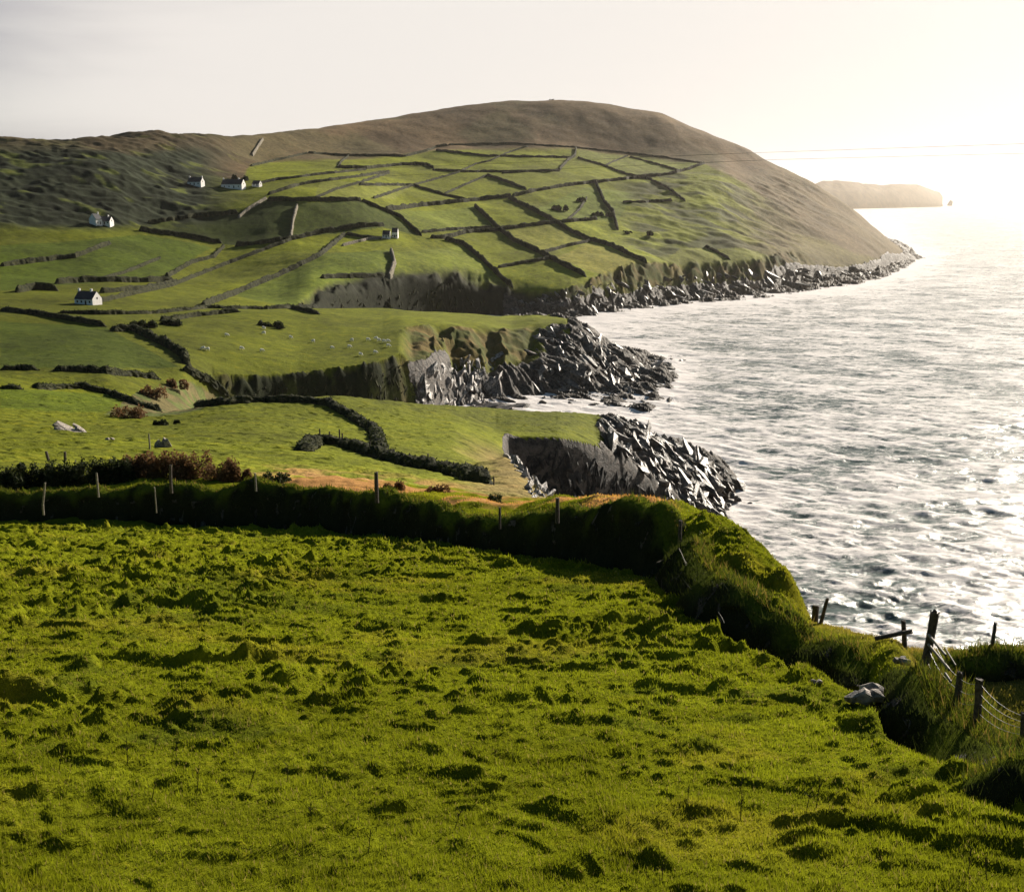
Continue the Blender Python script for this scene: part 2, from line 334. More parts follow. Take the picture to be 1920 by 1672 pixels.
def ground_material(name, near):
    m, t = new_mat(name)
    p = t.pos()
    col = t.node('ShaderNodeAttribute', attribute_name='Col').outputs['Color']
    rock = t.node('ShaderNodeAttribute', attribute_name='rock').outputs['Fac']
    if near:
        a = t.noise(p, 0.8, 5, .6); b = t.noise(p, 9.0, 4, .65); c = t.noise(p, 55.0, 3, .7)
    else:
        a = t.noise(p, 0.02, 6, .62); b = t.noise(p, 0.25, 5, .6); c = t.noise(p, 1.7, 4, .65)
    v = t.math('ADD', t.math('MULTIPLY', a, .55), t.math('ADD', t.math('MULTIPLY', b, .6), t.math('MULTIPLY', c, .5)))
    vv = t.ramp(v, .45, 1.2, .45 if near else .28, 1.65 if near else 1.9)
    grass = t.mix(1.0, col, t.node('ShaderNodeCombineColor', inp={0: vv, 1: vv, 2: vv}).outputs[0], 'MULTIPLY')
    dry = t.ramp(b, .52, .72, 0, .45 if near else .38)
    grass = t.mix(dry, grass, t.mix(1.0, grass, (1.35, .98, 1.1), 'MULTIPLY'))
    # rock
    pr = t.mapped(p, (1, 1, 1), (0.4, 0.5, 0.5))
    r1 = t.noise(pr, .35, 7, .7, .8); r2 = t.noise(pr, 2.2, 5, .7)
    rc = t.mix(t.ramp(r1, .38, .62), (0.014, 0.013, 0.012), (0.105, 0.086, 0.070))
    rc = t.mix(t.ramp(r2, .5, .7, 0, .4), rc, (0.22, 0.20, 0.18))
    rm = t.ramp(t.math('ADD', rock, t.math('MULTIPLY', t.math('SUBTRACT', b, .5), .9)), .42, .58)
    base = t.mix(rm, grass, rc)
    bsdf = t.node('ShaderNodeBsdfPrincipled', inp={'Base Color': base, 'Roughness': t.math('SUBTRACT', .9, t.math('MULTIPLY', rm, .2)), 'Specular IOR Level': t.math('ADD', .0 if near else .06, t.math('MULTIPLY', rm, .14))})
    hb = t.math('ADD', t.math('MULTIPLY', b, .6), t.math('MULTIPLY', c, .5))
    hb = t.math('ADD', hb, t.math('MULTIPLY', rm, t.math('ADD', t.math('MULTIPLY', r1, 4.0), t.math('MULTIPLY', r2, 1.2))))
    bump = t.node('ShaderNodeBump', inp={'Height': hb, 'Strength': .85 if near else .7, 'Distance': .06 if near else .7})
    t.l.new(bump.outputs[0], bsdf.inputs['Normal'])
    o = t.node('ShaderNodeOutputMaterial'); t.l.new(bsdf.outputs[0], o.inputs[0])
    return m

def simple_mat(name, c1, c2, scale, rough=.85, bump=.3, spec=.2, dist=.05, vec='pos', trans=0.0):
    m, t = new_mat(name)
    p = t.pos() if vec == 'pos' else t.node('ShaderNodeTexCoord').outputs['Object']
    a = t.noise(p, scale, 6, .65)
    base = t.mix(t.ramp(a, .35, .65), c1, c2)
    bsdf = t.node('ShaderNodeBsdfPrincipled', inp={'Base Color': base, 'Roughness': rough, 'Specular IOR Level': spec})
    bp = t.node('ShaderNodeBump', inp={'Height': t.noise(p, scale * 3, 5, .7), 'Strength': bump, 'Distance': dist})
    t.l.new(bp.outputs[0], bsdf.inputs['Normal'])
    o = t.node('ShaderNodeOutputMaterial')
    if trans > 0:
        tr = t.node('ShaderNodeBsdfTranslucent', inp={'Color': base})
        mx = t.node('ShaderNodeMixShader', inp={0: trans}); t.l.new(bsdf.outputs[0], mx.inputs[1]); t.l.new(tr.outputs[0], mx.inputs[2])
        t.l.new(mx.outputs[0], o.inputs[0])
    else: t.l.new(bsdf.outputs[0], o.inputs[0])
    return m

M = {}
M['near'] = ground_material('meadow_turf', True)
M['far'] = ground_material('hill_turf', False)
M['stone'] = simple_mat('pale_stone', (.10, .085, .07), (.38, .33, .28), 5.0, .75, .9, .3)
M['shaderock'] = simple_mat('shaded_sea_rock', (.008, .009, .009), (.030, .028, .026), .8, .7, .9, .15, .4)  # darker copy of the sea rock, cove shade put into its colour
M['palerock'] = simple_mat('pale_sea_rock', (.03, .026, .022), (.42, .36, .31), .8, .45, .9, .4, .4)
M['searock'] = simple_mat('sea_rock', (.014, .013, .012), (.17, .138, .110), .6, .42, .8, .4, .3)
M['wallfar'] = simple_mat('hedge_bank', (.012, .015, .008), (.045, .045, .018), .6, .95, .6, .1, .5)
M['wallpale'] = simple_mat('dry_stone', (.09, .08, .06), (.24, .21, .16), .8, .9, .6, .1, .3)
M['wood'] = simple_mat('weathered_wood', (.035, .028, .024), (.10, .08, .065), 14, .85, .6, .2, .01, 'obj')
M['palewood'] = simple_mat('bleached_wood', (.11, .095, .075), (.24, .21, .17), 14, .7, .4, .3, .01, 'obj')
M['wire'] = simple_mat('wire', (.10, .10, .10), (.22, .2, .2), 20, .35, .1, .6, .001)
M['cable'] = simple_mat('black_cable', (.012, .012, .012), (.02, .02, .02), 20, .8, .1, .1, .001)
M['white'] = simple_mat('white_wash', (.72, .68, .66), (.82, .79, .77), 1.2, .85, .1, .2, .01)
M['slate'] = simple_mat('slate_roof', (.022, .024, .03), (.05, .05, .06), 2, .7, .4, .3, .02)
M['glass'] = simple_mat('dark_pane', (.02, .022, .025), (.03, .03, .035), 2, .15, .0, .5, .01)
M['wool'] = simple_mat('wool', (.72, .69, .62), (.85, .82, .76), 8, .95, .5, .1, .03, 'obj')
M['gorse'] = simple_mat('gorse_leaf', (.014, .022, .008), (.045, .055, .016), 3, .8, .2, .2, .02, 'pos', .3)
M['bracken'] = simple_mat('bracken_frond', (.085, .048, .022), (.21, .115, .050), 2.2, .85, .2, .15, .02, 'pos', .4)
M['stalk'] = simple_mat('dead_stalk', (.03, .028, .015), (.07, .06, .03), 6, .9, .1, .1, .01)
M['bank'] = ground_material('sod_bank', True)
def blade_mat(name):
    m, t = new_mat(name)
    col = t.node('ShaderNodeAttribute', attribute_name='Col').outputs['Color']
    d = t.node('ShaderNodeBsdfPrincipled', inp={'Base Color': col, 'Roughness': .5, 'Specular IOR Level': .25})
    tr = t.node('ShaderNodeBsdfTranslucent', inp={'Color': t.mix(1.0, col, (1.25, 1.25, .8), 'MULTIPLY')})
    mx = t.node('ShaderNodeMixShader', inp={0: .35}); t.l.new(d.outputs[0], mx.inputs[1]); t.l.new(tr.outputs[0], mx.inputs[2])
    o = t.node('ShaderNodeOutputMaterial'); t.l.new(mx.outputs[0], o.inputs[0])
    return m
M['blade'] = blade_mat('grass_blade')

# ---------------------------------------------------------------- ground colours
G_NEAR = np.array([.132, .148, .0085])
G_MID = np.array([.101, .114, .0040])
G_FAR = np.array([.126, .142, .003])
MOOR = np.array([.112, .074, .036])
VEG_SHADE = np.array([.019, .024, .012])
ORANGE = np.array([.34, .185, .07])
OLIVE = np.array([.085, .085, .026])

def poly_mask(PX, PY, poly):
    inside = np.zeros(PX.shape, bool); n = len(poly)
    for i in range(n):
        x1, y1 = poly[i]; x2, y2 = poly[(i + 1) % n]
        if y1 == y2: continue
        c = ((PY < y1) != (PY < y2)) & (PX < (x2 - x1) * (PY - y1) / (y2 - y1) + x1)
        inside ^= c
    return inside

# tone of single fields, slope shade included where marked (outline in photo coordinates, rmin, rmax, colour)
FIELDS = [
 ([(560,385),(545,450),(720,425),(790,443),(723,397),(677,377)], (.050, .062, .016)),  # right shaded field: shade of the steep slope put into the colour
 ([(270,420),(447,400),(500,375),(560,380),(545,450),(440,463),(333,443)], (.035, .045, .014)),  # left shaded field, also painted dark for its slope shade
 ([(1000,395),(1100,350),(1190,360),(1150,430),(1060,415)], (.105, .125, .022)),
 ([(1107,412),(1210,420),(1280,480),(1213,495),(1040,420)], (.165, .175, .020)),
 ([(1107,453),(1213,495),(1130,515),(1040,485)], (.165, .150, .040)),
 ([(933,433),(1040,420),(1107,453),(1020,475)], (.150, .145, .035)),
 ([(740,470),(870,460),(940,525),(730,523)], (.115, .130, .022)),
 ([(600,480),(740,465),(735,525),(540,575),(440,552)], (.080, .098, .016)),
 ([(600,342),(780,348),(740,373),(590,373)], (.135, .140, .035)),
 ([(790,437),(930,427),(890,388),(723,397)], (.110, .125, .026)),
 ([(1083,280),(1177,290),(1320,308),(1213,333),(1083,297)], (.130, .140, .038)),
 ([(0,600),(200,613),(335,690),(0,693)], (.058, .076, .008)),
 ([(0,730),(200,737),(250,775),(170,795),(0,780)], (.068, .086, .008)),
 ([(0,460),(260,440),(400,465),(300,520),(0,545)], (.070, .094, .008)),
]

def proj_px(x, y, z):
    dz = z - HCAM
    f = y * CP - dz * SP; up = y * SP + dz * CP
    return W0 + F * x / f, H0 - F * up / f

def terrain_colors(z, I):
    x, y, rr, PXX = I['x'], I['y'], I['rr'], I['px']
    PX, PY = proj_px(x, y, I['z0'])
    sh = z.shape
    t1 = sm(rr, 60, 130)[..., None]; t2 = sm(rr, 450, 800)[..., None]
    c = G_NEAR * (1 - t1) + G_MID * t1
    c = c * (1 - t2) + G_FAR * t2
    c = c * (1 + .22 * vn(x / 60, y / 60, 101))[..., None]
    nv = (1 - sm(rr, 70, 110))
    c = c * (1 + nv * (.20 * fbm(x / 5, y / 3.4, 3, 105) + .22 * fbm(x / .9, y / .6, 2, 106)))[..., None]
    tk = (sm(vn(x / 2.6, y / 1.5, 108) + .5 * vn(x / .7, y / .45, 109), .42, .8) * nv)[..., None]
    c = c * (1 - .45 * tk) + np.array([.045, .062, .010]) * .45 * tk
    yl = (sm(vn(x / 3.1, y / 2.2, 110) + .4 * vn(x / .8, y / .6, 104), .35, .9) * nv)[..., None]
    c = c * (1 - .4 * yl) + np.array([.20, .175, .018]) * .4 * yl
    wob = 14 * fbm(x / 60, y / 60, 2, 103)
    # field tones only on the hillside / beyond the wall
    far = rr > 240
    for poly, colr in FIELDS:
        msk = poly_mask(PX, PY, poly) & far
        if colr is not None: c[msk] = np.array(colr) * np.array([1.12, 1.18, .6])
    lf = (sm(rr, 300, 360) * (1 - sm(PX, 330, 520)) * .36)[..., None]; c = c * (1 - lf)  # darkens the left hillside, painting its shade into the ground colour
    # moor above the green boundary
    gb = np.interp(PX, [-400, 0, 180, 250, 330, 400, 450, 470, 560, 727, 817, 960, 1080, 1237, 1320, 1400, 1450, 1520, 1600, 1700], [285, 285, 290, 300, 310, 330, 345, 310, 300, 296, 282, 276, 280, 297, 310, 350, 380, 440, 475, 500])
    moor = (1 - sm(PY - gb + wob * .35, -5, 5)) * sm(rr, 750, 850)
    c = c * (1 - moor[..., None]) + (MOOR * (1 + .35 * vn(x / 55, y / 90, 107))[..., None]) * moor[..., None]
    mg = sm(fbm(x / 90, y / 130, 3, 109), .0, .35) * moor
    c = c * (1 - .6 * mg[..., None]) + np.array([.085, .075, .03]) * .6 * mg[..., None]
    # dark rough ground upper left: dark growth plus slope shade in the colour
    rg = np.clip(I['rough'] * 1.3, 0, 1) * (.45 + .55 * sm(PY, 268, 292)) * (1 - sm(PY, 430, 455))
    patch = sm(vn(x / 30, y / 16, 111) + .6 * vn(x / 11, y / 7, 112), .55, .95)
    rc = VEG_SHADE * (1 - patch[..., None]) + np.array([.075, .088, .018]) * patch[..., None]
    c = c * (1 - rg[..., None]) + rc * rg[..., None]
    # scrub of the headland
    sc = np.clip(I['scr'] * 1.2, 0, 1) * (1 - moor * .5) * sm(fbm(x / 40, y / 26, 3, 113), -.28, .12)
    c = c * (1 - .85 * sc[..., None]) + np.array([.045, .050, .018]) * .85 * sc[..., None]
    # headland slope right: brown
    hd = sm(PX, 1330, 1480) * (rr > 900) * sm(PY, 300, 330)
    br = np.array([.125, .092, .045])
    c = c * (1 - .75 * hd[..., None]) + br * .75 * hd[..., None]
    # lower headland green strip
    g2 = poly_mask(PX, PY, [(1240,485),(1290,460),(1420,470),(1460,487),(1300,492)]) & (rr > 900)
    c[g2] = np.array([.14, .15, .02])
    # cliffs with heather and grass; faces turned to the camera also carry painted shade
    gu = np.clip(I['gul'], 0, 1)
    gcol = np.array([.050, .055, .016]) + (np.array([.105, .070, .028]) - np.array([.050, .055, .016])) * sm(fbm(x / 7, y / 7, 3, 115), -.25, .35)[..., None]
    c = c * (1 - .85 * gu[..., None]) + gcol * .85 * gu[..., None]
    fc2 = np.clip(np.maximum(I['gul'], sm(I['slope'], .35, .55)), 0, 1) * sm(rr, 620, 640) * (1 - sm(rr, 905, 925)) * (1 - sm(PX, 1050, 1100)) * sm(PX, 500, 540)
    c = c * (1 - fc2[..., None]) + np.array([.018, .020, .011]) * fc2[..., None]  # far cliff band: near-black tone paints the shade on its face
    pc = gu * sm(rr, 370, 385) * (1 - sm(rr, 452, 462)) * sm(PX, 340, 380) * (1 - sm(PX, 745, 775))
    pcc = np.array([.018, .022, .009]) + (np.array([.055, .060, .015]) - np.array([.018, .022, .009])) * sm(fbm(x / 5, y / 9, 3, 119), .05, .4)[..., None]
    c = c * (1 - pc[..., None]) + pcc * pc[..., None]  # cliff under the pasture: shade painted in, greener ribs left
    # strip behind the wall: dry orange grass
    st = I['strip'] * sm(rr - I['Rk'][:, 2][:, None], 3.5, 5) * (1 - I['rightz']) * sm(PX, 430, 560) * (rr < 110)
    a2 = I['Rk'][:, 5][:, None]
    org = st * (1 - sm(rr, a2 + 0, a2 + 22)) * sm(vn(x / 4, y / 2.2, 117) + .4 * vn(x / 1.2, y / .8, 118), -.35, .15) * (1 - sm(PX, 1240, 1290))
    c = c * (1 - org[..., None]) + ORANGE * org[..., None]
    dry = sm(PX + 40 * fbm(x / 14, y / 14, 3, 131), 850, 950) * (1 - sm(PX, 1075, 1110)) * sm(rr, 66, 80) * (1 - sm(rr, 190, 235))
    dc = np.array([.20, .145, .055])
    c = c * (1 - .85 * dry[..., None]) + dc * .85 * dry[..., None]
    # brown fringe at the cliff edge on the right
    ed = sm(rr - a2, -4.5, -.5) * I['rightz'] * (rr < 70)
    c = c * (1 - .6 * ed[..., None]) + np.array([.20, .13, .045]) * .6 * ed[..., None]
    # scrub hollow at the left centre
    sh1 = poly_mask(PX, PY, [(170,800),(250,740),(340,713),(430,750),(400,765),(280,790)]) & (rr > 230) & (rr < 420)
    c[sh1] = np.where((vn(x / 5, y / 5, 121) > 0)[..., None], np.array([.10, .085, .035]), np.array([.075, .09, .025]))[sh1]
    return np.clip(c, 0.004, 1)

def build_terrain(name, az, r, mat, label=None):
    z, I = height(az, r, True)
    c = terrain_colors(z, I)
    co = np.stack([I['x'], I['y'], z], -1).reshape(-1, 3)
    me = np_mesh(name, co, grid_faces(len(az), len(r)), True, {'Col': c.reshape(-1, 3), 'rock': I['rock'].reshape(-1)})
    o = link(name, me, mat)
    tag(o, kind='structure')
    return o, z, I, c

az_d = np.linspace(-.475, .475, 1080)
az_near = np.concatenate([np.linspace(-1.45, -.48, 50), az_d, np.linspace(.48, 1.45, 50)])
r_near = np.concatenate([np.linspace(.4, 7.4, 24), HCAM - HCAM + np.exp(np.linspace(math.log(7.6), math.log(75), 860))])
near_o, zn, In, Cn = build_terrain('meadow', az_near, r_near, M['near'])
near_o['label'] = 'lumpy green meadow in the foreground sloping down to the sod bank'
az_far = np.concatenate([np.linspace(-.75, -.485, 30), np.linspace(-.48, .48, 980), np.linspace(.485, .75, 20)])
r_far = np.exp(np.linspace(math.log(75), math.log(2700), 1350))
far_o, zf, If, Cf = build_terrain('hills', az_far, r_far, M['far'])
far_o['label'] = 'green walled fields, grassy plateaus and brown headland above the sea'

# ---------------------------------------------------------------- ray onto terrain (uses the built height grids)
def zcol(a, r_):
    """height along azimuth a at ranges r_"""
    def samp(azg, zg, rg, rr):
        i = int(np.clip(np.searchsorted(azg, a) - 1, 0, len(azg) - 2)); f = (a - azg[i]) / (azg[i + 1] - azg[i]); f = min(max(f, 0), 1)
        return np.interp(rr, rg, zg[i] * (1 - f) + zg[i + 1] * f)
    r_ = np.atleast_1d(r_)
    return np.where(r_ < 75, samp(az_near, zn, r_near, r_), samp(az_far, zf, r_far, r_))
RC = np.concatenate([np.linspace(3, 75, 900), np.exp(np.linspace(math.log(75.1), math.log(2400), 3000))])
def cast(px, py, rmin=3, rmax=2400):
    a, t = aztan(px, py); zt = zcol(a, RC); zl = HCAM - RC * t
    hit = np.where((zt >= zl) & (RC >= rmin) & (RC <= rmax))[0]
    i = int(hit[0]) if len(hit) else int(np.argmin(np.where((RC >= rmin) & (RC <= rmax), zl - zt, 1e9)))
    return Vector((RC[i] * math.sin(a), RC[i] * math.cos(a), float(zt[i])))
def zn_at(x, y): return float(zcol(math.atan2(x, y), math.hypot(x, y))[0])

# ---------------------------------------------------------------- sea
def sea_material():
    m, t = new_mat('sea_water')
    p = t.pos()
    foamA = t.node('ShaderNodeAttribute', attribute_name='foam').outputs['Fac']
    crest = t.node('ShaderNodeAttribute', attribute_name='crest').outputs['Fac']
    ps = t.mapped(p, (.55, 1.0, 1.0), (0, 0, R(-22)))
    a = t.noise(ps, .035, 8, .68, 1.2); b = t.noise(ps, .30, 6, .7, .8); c = t.noise(ps, 1.3, 4, .7, .4)
    s = t.math('ADD', t.math('MULTIPLY', a, .85), t.math('ADD', t.math('MULTIPLY', b, .85), t.math('MULTIPLY', c, .50)))
    ridge = t.math('SUBTRACT', 1.0, t.math('MULTIPLY', t.math('ABSOLUTE', t.math('SUBTRACT', t.noise(ps, .11, 5, .6, 1.5), .5)), 7.0), True)
    s = t.math('ADD', s, t.math('MULTIPLY', ridge, .20))
    s = t.math('ADD', s, t.math('ADD', t.math('MULTIPLY', foamA, .80), t.math('MULTIPLY', crest, .26)))
    f = t.ramp(s, 1.08, 1.42)
    water = t.mix(t.ramp(a, .4, .65), (0.045, 0.075, 0.068), (0.13, 0.165, 0.15))
    wb = t.node('ShaderNodeBsdfPrincipled', inp={'Base Color': water, 'Roughness': .2, 'IOR': 1.33, 'Specular IOR Level': .36})
    fb = t.node('ShaderNodeBsdfPrincipled', inp={'Base Color': (.66, .62, .60, 1), 'Roughness': .8, 'Specular IOR Level': .1})
    bw = t.noise(ps, .55, 8, .72, .6)
    bp = t.node('ShaderNodeBump', inp={'Height': bw, 'Strength': .7, 'Distance': .35})
    t.l.new(bp.outputs[0], wb.inputs['Normal'])
    bp2 = t.node('ShaderNodeBump', inp={'Height': s, 'Strength': .6, 'Distance': .5}); t.l.new(bp2.outputs[0], fb.inputs['Normal'])
    mx = t.node('ShaderNodeMixShader', inp={0: f}); t.l.new(wb.outputs[0], mx.inputs[1]); t.l.new(fb.outputs[0], mx.inputs[2])
    o = t.node('ShaderNodeOutputMaterial'); t.l.new(mx.outputs[0], o.inputs[0])
    return m
M['sea'] = sea_material()

def build_sea():
    az = np.concatenate([np.linspace(-1.2, -.02, 24), np.linspace(0.0, .48, 700), np.linspace(.49, 1.2, 40)])
    r = np.concatenate([[40, 60], np.exp(np.linspace(math.log(85), math.log(2300), 1150)), np.exp(np.linspace(math.log(2320), math.log(60000), 70))])
    A, RR = np.meshgrid(az, r, indexing='ij'); x = RR * np.sin(A); y = RR * np.cos(A)
    # land mask for foam: sample the terrain on a coarser grid
    zt = height(az, np.minimum(r, 2600))
    land = (zt > -1.2).astype(float)
    # blur in grid space
    fo = land.copy()
    for k, sgn in ((6, 1), (12, 1), (22, 1), (48, 1), (95, 1)):
        ker = np.exp(-np.linspace(-2, 2, 2 * k + 1) ** 2); ker /= ker.sum()
        b = np.apply_along_axis(lambda v: np.convolve(np.pad(v, k, 'edge'), ker, 'valid'), 1, land)
        b = np.apply_along_axis(lambda v: np.convolve(np.pad(v, k, 'edge'), ker, 'valid'), 0, b)
        fo = np.maximum(fo, np.clip(b * 2.2, 0, 1) * (.95 if k < 10 else .85 if k < 20 else .78 if k < 30 else .6 if k < 60 else .38))
    fade = 1 - sm(RR, 1300, 2400)
    dx, dy = math.sin(R(-158)), math.cos(R(-158))
    u = x * dx + y * dy; v = x * dy - y * dx
    z = 0
    for (wl, amp, sd_) in ((30, .36, 1), (14, .36, 2), (7, .36, 3), (3.6, .28, 4), (1.9, .12, 5)):
        n = vn(u / wl * 2, v / (wl * 1.9) * 2, 200 + sd_)
        att = 1 - sm(RR, wl * 38, wl * 110) if wl < 30 else 1
        z = z + amp * (1 - 2 * np.abs(n)) * att
    crest = np.clip(z / 1.6, -1, 1.2)
    z = z * fade * sm(RR, 30, 90)
    co = np.stack([x, y, z], -1).reshape(-1, 3)
    me = np_mesh('sea', co, grid_faces(len(az), len(r)), True, {'foam': fo.reshape(-1), 'crest': (crest * fade).reshape(-1)})
    o = link('sea', me, M['sea']); tag(o, 'rough sea with white foam glittering in low sun', kind='structure')
build_sea()

# ---------------------------------------------------------------- field walls
def resample(P, step):
    out_ = [P[0].copy()]
    for a, b in zip(P[:-1], P[1:]):
        L = (b - a).length; n = max(1, int(L / step))
        for i in range(1, n + 1): out_.append(a.lerp(b, i / n))
    return out_

def bank_mesh(pts, h, wd, seed, prof=None, step=2.0, rough=.25, zfun=None):
    """earth or stone bank following the ground"""
    prof = prof or ([(-.62, -.35), (-.5, .25), (-.38, .78), (-.15, 1.0), (.15, 1.0), (.38, .78), (.5, .25), (.62, -.35)] if step > 1 else [(-.62, -.35), (-.56, .1), (-.5, .35), (-.43, .6), (-.34, .82), (-.18, .97), (0, 1.0), (.18, .97), (.34, .82), (.43, .6), (.5, .35), (.56, .1), (.62, -.35)])
    P = np.array([(p.x, p.y) for p in pts]); n = len(P)
    T = np.gradient(P, axis=0); T /= np.maximum(np.linalg.norm(T, axis=1, keepdims=True), 1e-6)
    N = np.stack([-T[:, 1], T[:, 0]], 1)
    s = np.concatenate([[0], np.cumsum(np.linalg.norm(np.diff(P, axis=0), axis=1))])
    zc = np.array([p.z for p in pts])
    endf = np.clip(np.minimum(s, s[-1] - s) / (wd * .8), .01, 1)
    co = []
    for j, (a, b) in enumerate(prof):
        jt = (vn(s / (1.3 * step + .1), np.full(n, j * .7), seed) + .6 * vn(s / (3.1 * step + .1), np.full(n, j * .3), seed + 1)) * rough * .7
        hv = h * (1 + .55 * rough * vn(s / (4 * step + .1), s * 0 + 3, seed + 3) + jt * .5 * (b > 0))
        off = a * wd * (1 + jt) * (.6 + .4 * endf)
        xy = P + N * off[:, None]
        z = zc + (hv * b * endf if b > 0 else hv * b)
        co.append(np.concatenate([xy, z[:, None]], 1))
    co = np.stack(co, 1).reshape(-1, 3); k = len(prof)
    fc = grid_faces(n, k)
    return co, fc, k

